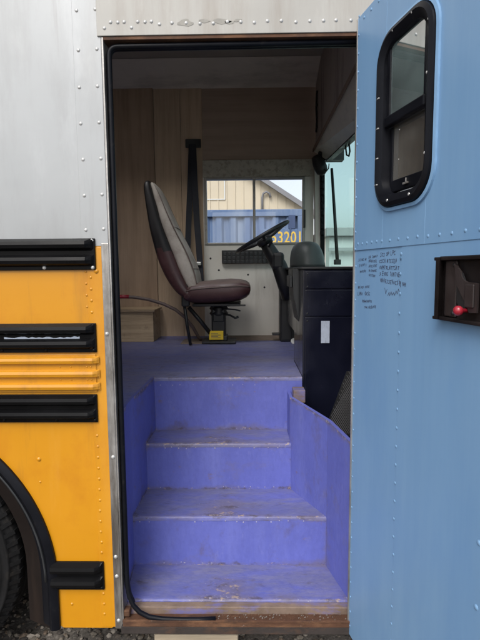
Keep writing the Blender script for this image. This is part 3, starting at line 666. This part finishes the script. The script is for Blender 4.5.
b = MB(); b.prism([(.250, .96, 1.705), (.286, .96, 1.705), (.286, .96, 1.40), (.272, .96, 1.49), (.256, .96, 1.55)], (0, .30, 0), bev=.006); b.box((.236, .98, 1.60), (.25, 1.2, 1.665), .003); b.build('dashboard_lip', 'greyplastic', db)
b = MB(); b.box((.383,   .7685, 1.312), (.428, .7705, 1.430)); b.build('paper_label', 'labelw', db)
b = MB(); b.smooth = True
rings = []
for i in range(13):
    t = i / 12 * PI / 2; k = math.cos(t) ** .55 if i < 12 else .02
    rings.append([(.402 + .118 * k * math.cos(q * PI / 16) - .012 * math.sin(t), 1.52 + .16 * k * math.sin(q * PI / 16), 1.714 + .172 * math.sin(t)) for q in range(32)])
b.loft(rings); b.build('instrument_hood', 'dome', db, 'domed grey instrument hood on the dashboard')
b = MB()
b.m(0).prism([(.40, .7645, .82), (.62, .7645, .80), (.62, .7645, 1.16), (.52, .7645, 1.16)], (0, .004, 0)); b.m(1)
y = .7632
for k in range(40):
    def clip(x, z): return x > .40 + (z - .82) / .34 * .12
    x0 = .38 + k * .011
    for sgn in (1, -1):
        pts = [(x0 + sgn * t * .6 - (0 if sgn > 0 else -.1), .82 + t) for t in [i * .02 for i in range(18)]]
        seg = [p for p in pts if clip(*p) and p[0] < .62]
        if len(seg) >= 2:
            (xa, za), (xb, zb) = seg[0], seg[-1]
            b.face([(xa, y, za), (xa + .0024, y, za), (xb + .0024, y, zb), (xb, y, zb)])
b.build('heater_grille', ['plastic', 'grille'], db, 'slanted dark mesh grille low on the dashboard')

# ------------------------------------------------------------------ the open door (bus part)
P0 = V((.385, -.03, 0)); an = math.radians(12.7); D = V((math.sin(an), -math.cos(an), 0)); N = V((-math.cos(an), -math.sin(an), 0))
def T(p): return P0 + D * p[0] + N * p[1] + V((0, 0, p[2]))
S0, S1, DZ0, DZ1 = -.022, .93, .292, 2.547
HS0, HS1, HZ0, HZ1 = .184, .416, 1.918, 2.366
b = MB()
SEAM = 1.765
th = -.035
b.box((S0, th, DZ0), (.300, -.0015, SEAM + .01), 0, T).box((.2985, th, DZ0), (S1, .0, SEAM + .01), .0008, T)
b.box((S0, th, SEAM), (HS0, .0018, DZ1), .0012, T).box((HS1, th, SEAM), (S1, .0018, DZ1), .0012, T).box((HS0, th, SEAM), (HS1, .0018, HZ0), .0012, T).box((HS0, th, HZ1), (HS1, .0018, DZ1), .0012, T)
b.m(1)
for k in range(28): b.dome(T((.296 + jit(.0015), .0, .34 + k * .0585)) if .34 + k * .0585 < SEAM - .01 else T((.296, .0, 1.73)),   .0052, N, .38)
s_ = .012
while s_ < .9:
    b.dome(T((s_, .0018, 1.787 + jit(.0015))),   .0052, N, .38); s_ += .034 if s_ < .16 else .05
for k in range(38): b.dome(T((-.008, .0018 if .33 + k * .06 > SEAM else -.0015, .33 + k * .06)), .0045, N, .5)
for k in range(9): b.dome(T((.03 + k * .05, .0018, 2.528)), .005, N, .5)
for z in (.75, .905, 1.065): b.dome(T((.672, 0, z)), .0075, N, .4)
for z in (.6, 1.2, 2.0, 2.2): b.dome(T((.88, .0, z)), .0065, N, .4)
door = b.build('door', ['blue', 'bluerivet'], bus, 'light blue riveted door, swung open, with black marker handwriting')
b = MB(); b.box((S0 - .003, -.036, DZ0), (S0 + .006, .003, DZ1), .001, T)
b.m(1).tube([T((S0 - .012, -.045, DZ0 + .02)), T((S0 - .012, -.045, DZ1 - .02))], .008, 8)
b.build('edge_strip', ['alu', 'alu'], door, 'bare metal strip along the hinge edge')
# window ring
def rr(s0, s1, z0, z1, r, n=8):
    out = []
    for cx, cz, a0 in ((s1 - r, z0 + r, -90), (s1 - r, z1 - r, 0), (s0 + r, z1 - r, 90), (s0 + r, z0 + r, 180)):
        out += [(cx + r * math.cos(math.radians(a0 + 90 * i / n)), cz + r * math.sin(math.radians(a0 + 90 * i / n))) for i in range(n + 1)]
    return out
def ringmesh(b, sections):
    """sections = list of (inset loop, n) making a closed ring profile"""
    loops = [[T((s, n, z)) for s, z in lp] for lp, n in sections]
    m_ = len(loops[0]); rings = [[lp[i] for lp in loops] for i in range(m_)]
    rings.append(rings[0]); b.loft(rings, False)
W = (.150, .449, 1.885, 2.400)
def inset(d, r): return rr(W[0] + d, W[1] - d, W[2] + d, W[3] - d, r)
b = MB(); ringmesh(b, [(inset(-.012, .100), .0019), (inset(-.011, .099), .008), (inset(-.002, .092), .010), (inset(.002, .088), .0019)]); b.build('window_trim', 'bluerivet', door, smooth_angle=.6)
b = MB(); ringmesh(b, [(inset(.0, .090), .002), (inset(.002, .088), .016), (inset(.014, .078), .021), (inset(.026, .068), .016), (inset(.036, .060), .010), (inset(.044, .054), -.034), (inset(.02, .07), -.034)])
b.m(1)
for z in (1.96, 2.04, 2.13, 2.22): b.box((.158, .016, z), (.176, .020, z + .004), .001, T)
for s_ in (.24, .36): b.dome(T((s_, .0185, 1.905)), .005, N, .5)
for s_, z in ((.43, 2.0), (.43, 2.2), (.43, 2.33), (.25, 2.385), (.35, 2.385)): b.dome(T((s_, .019, z)), .004, N, .5)
wf = b.build('window_frame', ['rubber', 'rivet'], door, smooth_angle=.6)
b = MB()
b.box((.194, -.012, 2.128), (.405, .010, 2.158), .004, T).box((.198, -.006, 2.158), (.214, .004, 2.35), .002, T).box((.392, -.006, 2.158), (.404, .004, 2.35), .002, T)
b.box((.194, -.024, 1.932), (.208, -.013, 2.128), .002, T).box((.208, -.024, 1.932), (.392, -.010, 1.968), .003, T)
b.m(1).box((.285, -.010, 1.944), (.31, -.004, 1.950), .001, T).box((.296, -.010, 1.946), (.300, -.006, 1.962), .001, T)
b.build('window_bar', ['rubber', 'alu'], door)
b = MB(); b.box((.196, -.003, 2.15), (.404, -.0005, 2.36), 0, T); b.build('window_pane', 'panedark', door, 'upper smoked glass pane')
b = MB(); b.box((.196, -.020, 1.935), (.404, -.0175, 2.135), 0, T); b.build('window_pane', 'panescreen', door, 'lower pane behind an insect screen')
# latch
def TL(p): return T((p[0] + .016, p[1] * .62, p[2]))
b = MB()
b.box((.478, .0004, 1.570), (.720, .012, 1.730), .002, TL)
b.prism([TL(p) for p in ((.480, .012, 1.572), (.480, .012, 1.728), (.494, .046, 1.726), (.494, .046, 1.574))], D * .016)
b.box((.4805, .012, 1.7195), (.718, .040, 1.728), .002, TL).box((.4805, .012, 1.572), (.718, .040, 1.580), .002, TL).box((.70, .012, 1.58), (.718, .040, 1.72), .002, TL)
b.m(1).box((.512, .0121, 1.582), (.556, .022, 1.718), .003, TL)
lat = b.build('latch', ['latchp', 'latchl'], door, 'dark brown metal door latch box')
b = MB()
prof = [(.556, 1.712), (.566, 1.705)] + [(.580 + .030 * (1 - math.cos(t)), 1.700 - .032 * math.sin(t) ** .8) for t in [i * PI / 16 for i in range(1, 9)]] + [(.640, 1.666), (.640, 1.600), (.615, 1.598), (.600, 1.62), (.580, 1.645), (.566, 1.66)]
b.prism([TL((s, .026, z)) for s, z in prof], N * .005)
b.m(1).prism([TL((s, .0255, z)) for s, z in ((.562, 1.700), (.585, 1.688), (.604, 1.655), (.600, 1.61), (.580, 1.60), (.566, 1.62))], N * .002)
b.m(0).box((.601, .034, 1.61), (.632, .040, 1.664), .003, TL)
for z in (1.628, 1.650, 1.672): b.m(1).box((.645, .012, z), (.70, .018, z + .010), .001, TL)
for s_, z in ((.548, 1.708), (.548, 1.592)): b.m(1).dome(TL((s_, .022, z)), .006, N)
b.build('latch_lever', ['latchl', 'plastic'], door)
b = MB(); b.lathe([(.005, .0), (.005, .024), (.009, .026), (.0115, .031), (.0115, .037), (.008, .042), (.003, .044)], TL((.606, .010, 1.603)), N + D * -.1, 18); b.build('latch_knob', 'redplast', door, 'small red latch knob')
# marker handwriting
LN = [(0.012, 1.732, 0.073, 1.733), (0.019, 1.712, 0.069, 1.714), (0.025, 1.691, 0.075, 1.694), (0.089, 1.740, 0.145, 1.740), (0.090, 1.727, 0.146, 1.726), (0.090, 1.710, 0.146, 1.710), (0.091, 1.695, 0.147, 1.694), (0.092, 1.680, 0.138, 1.677), (0.169, 1.745, 0.263, 1.748), (0.165, 1.725, 0.273, 1.723), (0.166, 1.705, 0.287, 1.702), (0.167, 1.685, 0.289, 1.682), (0.173, 1.664, 0.325, 1.654), (0.013, 1.635, 0.093, 1.641), (0.011, 1.614, 0.105, 1.618), (0.046, 1.589, 0.114, 1.593), (0.064, 1.569, 0.142, 1.576)]
GL = [[(0, 0), (0, 1), (.7, .9), (.6, .45), (0, .5)], [(0, 0), (.35, 1), (.7, 0)], [(.7, .9), (.1, .8), (0, .3), (.3, 0), (.7, .2)], [(0, 1), (0, 0), (.6, 0)], [(0, 0), (0, 1), (.35, .4), (.7, 1), (.7, 0)], [(0, .5), (.3, 1), (.7, .5), (.3, 0), (0, .5)], [(0, 1), (.7, 1), (.35, 1), (.35, 0)], [(.7, 1), (0, 1), (0, .5), (.6, .5), (0, .5), (0, 0), (.7, 0)], [(.6, 1), (.1, .9), (.5, .5), (.6, .1), (0, 0)], [(0, 1), (.35, 0), (.7, 1)], [(0, .8), (.6, 1), (.3, .5), (.7, .3), (0, 0)], [(0, 0), (0, 1), (.6, 0), (.6, 1)]]
b = MB(); rnd = random.Random(3); layer = 0
def inkline(pts, w):
    global layer
    for p, q in zip(pts, pts[1:]):
        p, q = V((*p, 0)), V((*q, 0)); d = q - p
        if d.length < 1e-5: continue
        u = V((-d.y, d.x, 0)).normalized() * w / 2; e = d.normalized() * w * .3
        n_ = -.0011 if max(p.x, q.x) < .298 else .0004
        n_ += (layer % 7) * .00005; layer += 1
        b.face([T((x.x, n_, x.y)) for x in (p - e + u, p - e - u, q + e - u, q + e + u)])
def note(rows):
    for s0, z0, s1, z1 in rows:
        small = s1 - s0 < .085 and s0 < .15
        h = .0075 if small else .0115; cw = h * .88; s_ = s0; k = 0
        while s_ < s1:
            if rnd.random() < .10: s_ += cw * .7; continue
            gl = rnd.choice(GL); f = (s_ - s0) / (s1 - s0); z = z0 + (z1 - z0) * f - h / 2 + rnd.uniform(-.0008, .0008); hh = h * rnd.uniform(.8, 1.15)
            inkline([(s_ + gx * cw * rnd.uniform(.85, 1.1) + gy * .0012, z + gy * hh) for gx, gy in gl], .0014 if small else .0019)
            s_ += cw
note(LN[:8]); b.build('handwriting', 'ink', door, 'two narrow columns of black marker handwriting near the hinge edge'); b = MB()
note(LN[13:]); b.build('handwriting', 'ink', door, 'four short slanting lines of handwriting, lowest on the door'); b = MB()
note(LN[8:13])
inkline([(.203, 1.640), (.209, 1.622), (.217, 1.636)], .002)
inkline([(.222, 1.617), (.230, 1.628), (.234, 1.617), (.243, 1.630), (.248, 1.620), (.258, 1.628), (.263, 1.620), (.272, 1.634), (.278, 1.624), (.285, 1.640), (.292, 1.628)], .0023)
inkline([(.286, 1.668), (.296, 1.646)], .002)
b.build('handwriting', 'ink', door, 'larger black marker lines with a signature')

# ------------------------------------------------------------------ driver seat
SY = 2.02
seat = thing('driver_seat', 'worn maroon and grey driver seat on a black pedestal beside the plywood wall', 'seat', (-.23, SY, FL))
def interp(pts, t):
    n = len(pts) - 1; k = min(int(t * n), n - 1); f = t * n - k
    p0, p1, p2, p3 = [V(pts[max(0, min(n, k + i))]) for i in (-1, 0, 1, 2)]
    return .5 * ((2 * p1) + (p2 - p0) * f + (2 * p0 - 5 * p1 + 4 * p2 - p3) * f * f + (3 * p1 - p0 - 3 * p2 + p3) * f ** 3)
BK = [(-.43, 1.46), (-.535, 1.53), (-.615, 1.64), (-.680, 1.80), (-.726, 1.99), (-.753, 2.18), (-.765, 2.31), (-.745, 2.362)]     # rear outline
FR = [(-.36, 1.56), (-.375, 1.62), (-.392, 1.70), (-.446, 1.84), (-.522, 1.99), (-.590, 2.14), (-.645, 2.27), (-.695, 2.355)]     # front outline
def slab(f0, f1, hw, steps=40, n=36, t0=0., t1=1., pw=.5):
    b = MB(); b.smooth = True; rings = []
    for i in range(steps + 1):
        t = t0 + (t1 - t0) * i / steps; a = interp(BK, t); c = interp(FR, t); p = a.lerp(c, f0); q = a.lerp(c, f1)
        e = min(1, (i + .35) / 2.2, (steps - i + .35) / 2.2) ** .5
        w = hw * (1 - .18 * max(0, (t - .55) / .45) ** 2) * (.75 + .25 * e); mid = (p + q) / 2; hv = (q - p) / 2 * (.7 + .3 * e)
        r = []
        for k in range(n):
            an_ = 2 * PI * k / n; cx = math.copysign(abs(math.cos(an_)) ** pw, math.cos(an_)); sx = math.copysign(abs(math.sin(an_)) ** pw, math.sin(an_))
            nn = .006 * noise.noise((mid[0] * 7 + cx, (SY + w * sx) * 9, mid[1] * 9)) * (1 if f1 > .9 else .4); r.append((mid[0] + hv[0] * cx + nn, SY + w * sx + nn * .5, mid[1] + hv[1] * cx))
        rings.append(r)
    b.loft(rings); return b
bk = slab(0, .58, .232, pw=.45).build('backrest', 'blackvinyl', seat, 'dark maroon and black outer backrest shell', smooth_angle=1.0)
bk.data.materials[0] = M['blackvinyl']; bk.data.materials.append(M['maroon'])
for p in bk.data.polygons:
    if p.center.z < 1.86 + .03 * math.sin(p.center.y * 30): p.material_index = 1
slab(.46, 1.0, .212, t0=.02, t1=.975, pw=.55).build('back_cushion', 'beige', seat, 'grey cloth front of the backrest', smooth_angle=1.2)
b = MB()
for yy in (-1, 1): b.tube([(V((*interp(FR, t), 0)).x - .012, SY + yy * .197 * (1 - .18 * max(0, (t - .55) / .45) ** 2), interp(FR, t)[1]) for t in [.08 + .05 * i for i in range(18)]], .005, 6)
for t in (.30, .60): b.tube([(interp(FR, t)[0] + .002 - .016 * (abs(k - 6) / 6) ** 3, SY - .19 + k * .0317, interp(FR, t)[1]) for k in range(13)], .0035, 6)
b.build('cushion_seam', 'tan', seat)
b = MB(); b.smooth = True; rings = []
CU = [(-.475, 1.478, 1.545), (-.46, 1.462, 1.580), (-.42, 1.452, 1.605), (-.34, 1.447, 1.618), (-.24, 1.450, 1.626), (-.14, 1.458, 1.632), (-.06, 1.470, 1.630), (-.015, 1.490, 1.618), (.010, 1.515, 1.600), (.018, 1.545, 1.575)]
for x, z0, z1 in CU:
    w = .232 * (1 if x < -.08 else 1 - .14 * ((x + .08) / .1) ** 2); c = (z0 + z1) / 2; h = (z1 - z0) / 2; r = []
    for k in range(24):
        a = 2 * PI * k / 24; cy = math.copysign(abs(math.cos(a)) ** .4, math.cos(a)); sz = math.copysign(abs(math.sin(a)) ** .6, math.sin(a))
        r.append((x, SY + w * cy, c + h * sz + (.007 * noise.noise((x * 11, cy * 3, 4)) if sz > 0 else .003 * noise.noise((x * 20, cy, 9)))))
    rings.append(r)
b.loft(rings)
cu = b.build('seat_cushion', ['maroon', 'tan'], seat, 'maroon seat cushion with a worn tan top', smooth_angle=1.2)
for p in cu.data.polygons:
    if p.normal.z > .55: p.material_index = 1
b = MB(); b.tube([(x, SY - .232 * (1 if x < -.08 else 1 - .14 * ((x + .08) / .1) ** 2) * .985, z1 - (z1 - z0) * .30) for x, z0, z1 in CU[1:-1]], .006, 6); b.build('cushion_piping', 'tan', seat)
b = MB(); b.box((-.42, SY - .18, 1.428), (-.06, SY + .18, 1.450), .006).box((-.15, SY - .19, 1.430), (-.02, SY - .17, 1.442), .003); b.box((-.50, SY - .20, 1.43), (-.44, SY - .16, 1.60), .01); b.build('seat_frame', 'plastic', seat)
b = MB(); b.box((-.287, SY - .055, FL + .05), (-.178, SY + .055, 1.428), .010); b.box((-.275, SY - .062, 1.30), (-.19, SY + .062, 1.36), .006); b.lathe([(.06, 0), (.075, .02), (.06, .04), (.075, .06), (.06, .08)], (-.232, SY, 1.342), (0, 0, 1), 20)
b.build('pedestal', 'plastic', seat)
b = MB(); b.box((-.36, SY - .11, FL + .006), (-.10, SY + .11, FL + .022), .003); b.box((-.305, SY - .075, FL + .022), (-.165, SY + .075, FL + .06), .006); b.build('pedestal_base', 'plastic', seat)
b = MB(); b.box((-.30, SY - .081, FL + .035), (-.20, SY - .078, FL + .095), .0); b.box((-.305, SY - .078, FL + .03), (-.195, SY - .055, FL + .10), .003)
b.m(1)
for k in range(4): b.box((-.29, SY - .0816, FL + .045 + k * .011), (-.215 - (k % 2) * .02, SY - .0811, FL + .049 + k * .011))
b.build('warning_label', ['labely', 'ink'], seat, 'small yellow label on the pedestal')
b = MB(); b.tube([(-.485, SY - .17, 1.48), (-.465, SY - .17, 1.30), (-.440, SY - .17, FL + .008)], .012, 8); b.build('strut', 'plastic', seat)
b = MB(); b.tube([(-.455, SY - .12, 1.42), (-.36, SY - .09, 1.30), (-.29, SY - .06, 1.20)], .016, 8); b.build('strut', 'plastic', seat)
b = MB(); b.tube([(-.19, SY - .06, 1.36), (-.14, SY - .10, 1.355), (-.10, SY - .12, 1.335), (-.075, SY - .12, 1.345)], .007, 8, .010); b.tube([(-.20, SY - .08, 1.405), (-.10, SY - .12, 1.400), (-.06, SY - .13, 1.39)], .006, 8); b.build('adjust_lever', 'greyplastic', seat)

# ------------------------------------------------------------------ loose things in the cabin
b = MB(); b.box((-1.16, 2.06, FL + .001), (-.762, 2.365, 1.372), .003); bx = b.build('wooden_box', 'box'); tag(bx, 'low plywood box on the purple floor left of the driver seat', 'box')
b = MB(); b.box((-1.18, 2.04, 1.373), (-.745, 2.37, 1.392), .003); b.build('lid', 'box', bx)
hose = thing('bent_hose', 'thin brown hose with a red end, curving from above the wooden box to the seat', 'hose', (-.45, 2.0, FL))
b = MB(); hp = [(-.985, 1.98, 1.500), (-.90, 1.98, 1.497), (-.78, 1.98, 1.478), (-.66, 1.985, 1.44), (-.57, 1.99, 1.395), (-.50, 2.0, 1.335), (-.44, 2.03, 1.25), (-.40, 2.08, 1.16), (-.385, 2.1, 1.14)]
b.tube(hp, .013, 10); b.build('hose_body', 'tan', hose)
b = MB(); b.tube([(-1.06, 1.98, 1.498), (-.985, 1.98, 1.5005), (-.93, 1.98, 1.4995)], .0155, 10); b.tube([(-1.06, 1.98, 1.498), (-1.065, 1.98, 1.395)], .012, 8); b.build('red_end', 'redplast', hose)
tg = MB(); tg.lathe([(.010, 0), (.026, 0), (.028, .006), (.026, .012), (.010, .012)], (.355, 1.95, FL + .012), (.1, -.8, .6), 20); tg.box((.37, 1.95, FL + .0005), (.41, 1.965, FL + .022), .003)
tag(tg.build('plastic_tag', 'tag'), 'small white plastic ring tag lying on the floor by the pedals', 'tag')

# ------------------------------------------------------------------ outside
pk = MB(); pk.box((-.425, .21, .004), (-.055, .50, .098), .004); tag(pk.build('wooden_plank', 'plank'), 'pale wooden plank on the gravel under the door sill', 'plank')
# container
ct = thing('shipping_container', 'blue corrugated shipping container with yellow numbers seen through the driver window', 'container', (-2.1, 6.65, 0))
CXL, CXR, CY0, CY1, CT = -5.2, .865, 5.45, 7.89, 2.585
b = MB(); xs = CXL + .12; pr = []
while xs < CXR - .12:
    for dx, dy in ((0, 0), (.07, 0), (.105, .036), (.175, .036)):
        if xs + dx < CXR - .12: pr.append((xs + dx, CY0 + .02 + dy))
    xs += .21
for (xa, ya), (xb, yb) in zip(pr, pr[1:]): b.face([(xa, ya, .16), (xb, yb, .16), (xb, yb, CT - .09), (xa, ya, CT - .09)])
b.box((CXL + .1, CY0 + .08, .16), (CXR - .1, CY1, CT - .02)); b.build('corrugated_wall', 'container', ct)
b = MB(); b.box((CXL, CY0 - .005, CT - .1), (CXR, CY0 + .075, CT), .006).box((CXL, CY0 - .005, .02), (CXR, CY0 + .075, .17), .006).box((CXR - .13, CY0 - .004, .1701), (CXR, CY0 + .13, CT - .1001), .006).box((CXL, CY0 - .004, .1701), (CXL + .13, CY0 + .13, CT - .1001), .006); b.build('frame', 'container', ct)
b = MB(); b.box((.60, CY0 - .012, 2.30), (.70, CY0 + .05, 2.50), .004); b.box((.62, CY0 - .016, 2.2), (.64, CY0 - .0121, 2.48)); b.build('marker_plate', mat('dark_blue_plate', (.045, .075, .16), .6), ct)
b = MB(); b.box((.18, CY0 - .004, 2.03), (.7345, CY0 + .019, 2.30), .003); b.build('number_panel', 'container', ct)
cu_ = bpy.data.curves.new('number', 'FONT'); cu_.body = '453201'; cu_.size = .235; cu_.extrude = .001; cu_.space_character = 1.05; cu_.offset = .003
tx = bpy.data.objects.new('number', cu_); C.objects.link(tx); tx.rotation_euler = (PI / 2, 0, 0); bpy.context.view_layer.update()
me = bpy.data.meshes.new_from_object(tx.evaluated_get(bpy.context.evaluated_depsgraph_get())); bpy.data.objects.remove(tx)
wd = max(v.co.x for v in me.vertices); me.transform(Matrix.Translation((.245, CY0 - .0065, 2.095)) @ Matrix.Rotation(PI / 2, 4, 'X') @ Matrix.Diagonal((.535 / wd, 1, 1, 1)))
me.materials.clear(); me.materials.append(M['yellowtext'])
for p in me.polygons: p.material_index = 0
tx = bpy.data.objects.new('number', me); C.objects.link(tx); attach(tx, ct)
# barn
bn = thing('warehouse', 'cream sheet metal building with a sloping gable roof behind the blue container', 'building', (-1.2, 16, 0))
bk_ = [(-6.2, 0), (2.1, 0), (2.1, 3.473), (-1.8, 6.0), (-6.2, 3.15)]
b = MB(); b.prism([(x, 14, z) for x, z in bk_], (0, 8, 0))
x = -6.1
while x < 2.06:
    h = 6.0 - abs(x + 1.8) * .648; b.box((x, 13.975, .02), (x + .035, 13.9999, h - .05)); x += .27
b.build('wall', 'barn', bn)
b = MB(); b.prism([(2.2, 13.75, 3.376), (-1.8, 13.75, 5.975), (-1.8, 13.75, 6.09), (2.2, 13.75, 3.491)], (0, 8.5, 0)); b.prism([(-6.35, 13.75, 3.02), (-1.8, 13.75, 5.975), (-1.8, 13.75, 6.09), (-6.35, 13.75, 3.135)], (0, 8.5, 0)); b.build('roof', 'barnroof', bn)
b = MB(); b.prism([(2.21, 13.72, 3.34), (-1.8, 13.72, 5.94), (-1.8, 13.72, 6.11), (2.21, 13.72, 3.51)], (0, .029, 0)); b.prism([(-6.36, 13.72, 2.98), (-1.801, 13.72, 5.94), (-1.801, 13.72, 6.11), (-6.36, 13.72, 3.15)], (0, .029, 0)); b.build('gable_trim', 'barntrim', bn)
b = MB(); b.tube([(.47, 13.93, 3.4), (.47, 13.93, 4.0), (.50, 13.9, 4.12), (.60, 13.88, 4.17), (.70, 13.9, 4.12), (.73, 13.9, 4.0)], .035, 8); b.build('vent_pipe', 'barntrim', bn)
b = MB()
for a, c in (((-1.35, 3.95), (-.72, 3.98)), ((-1.35, 4.62), (-.72, 4.65))): b.box((a[0], 13.965, a[1]), (c[0], 13.974, c[1]))
b.box((-1.38, 13.965, 3.95), (-1.35, 13.974, 4.65)).box((-.75, 13.965, 3.981), (-.72, 13.974, 4.619)).build('hatch_frame', 'shedwall', bn)
# white building beyond the windscreen
sh = thing('white_shed', 'low white building with a pale flat roof edge seen through the windscreen', 'building', (5, 14, 0))
b = MB(); b.box((2.3, 12, 0), (9, 17, 2.62)); x = 2.35
while x < 9: b.box((x, 11.98, .02), (x + .04, 11.9999, 2.6)); x += .3
b.build('wall', 'shedwall', sh)
b = MB(); b.box((2.2, 11.85, 2.621), (9.1, 17.1, 2.86), .02); b.build('roof', 'shedtrim', sh)
b = MB(); b.box((2.25, 11.84, 2.20), (9.05, 11.9, 2.30), .01); b.build('rail', 'shedtrim', sh)

# ------------------------------------------------------------------ light, sky, camera
sc = bpy.context.scene
w = bpy.data.worlds.new('World'); sc.world = w; w.use_nodes = True
nt = w.node_tree; nt.nodes.clear()
out = _n(nt, 'ShaderNodeOutputWorld'); bg = _n(nt, 'ShaderNodeBackground'); sk = _n(nt, 'ShaderNodeTexSky', sky_type='NISHITA')
sk.sun_disc = False; sk.sun_elevation = math.radians(48); sk.sun_rotation = math.radians(200); sk.dust_density = 3.; sk.air_density = 1.0; sk.ozone_density = 1.0
hs = _n(nt, 'ShaderNodeHueSaturation'); hs.inputs['Saturation'].default_value = .35
nt.links.new(sk.outputs[0], hs.inputs['Color']); nt.links.new(hs.outputs[0], bg.inputs[0]); nt.links.new(bg.outputs[0], out.inputs[0]); bg.inputs[1].default_value = .12
sun = bpy.data.lights.new('sun', 'SUN'); sun.energy = 1.1; sun.angle = math.radians(35); sun.color = (1, .97, .93)
so = bpy.data.objects.new('sun', sun); C.objects.link(so)
el, az = math.radians(48), math.radians(200)           # the sky's rotation runs from +Y towards +X
dirv = V((math.sin(az) * math.cos(el), math.cos(az) * math.cos(el), math.sin(el)))
so.rotation_euler = dirv.to_track_quat('Z', 'Y').to_euler(); so.location = dirv * 30

cam = bpy.data.cameras.new('camera'); co = bpy.data.objects.new('camera', cam); C.objects.link(co); sc.camera = co
# rows of the world-to-camera basis (image x right, y down, depth)
Rw = Matrix(((.99985, .01665, -.00803), (-.0061, -.1037, -.9946), (-.0174, .9945, -.1036)))
rows = []
xw = V((Rw[0][0], Rw[0][1], Rw[0][2])).normalized(); zw = V((Rw[2][0], Rw[2][1], Rw[2][2])); zw = (zw - xw * zw.dot(xw)).normalized(); yw = zw.cross(xw)
mw = Matrix(((xw.x, -yw.x, -zw.x, 0), (xw.y, -yw.y, -zw.y, -1.75), (xw.z, -yw.z, -zw.z, 1.70), (0, 0, 0, 1)))
co.matrix_world = mw
cam.sensor_fit = 'VERTICAL'; cam.sensor_height = 24; cam.lens = 480 / 640 * 24; cam.clip_start = .02; cam.clip_end = 1000
vs = sc.view_settings; vs.view_transform = 'Standard'; vs.look = 'None'; vs.exposure = 1.0; vs.gamma = 1; vs.use_curve_mapping = False
sc.cycles.use_denoising = True; sc.cycles.max_bounces = 12; sc.cycles.diffuse_bounces = 7; sc.cycles.transparent_max_bounces = 16
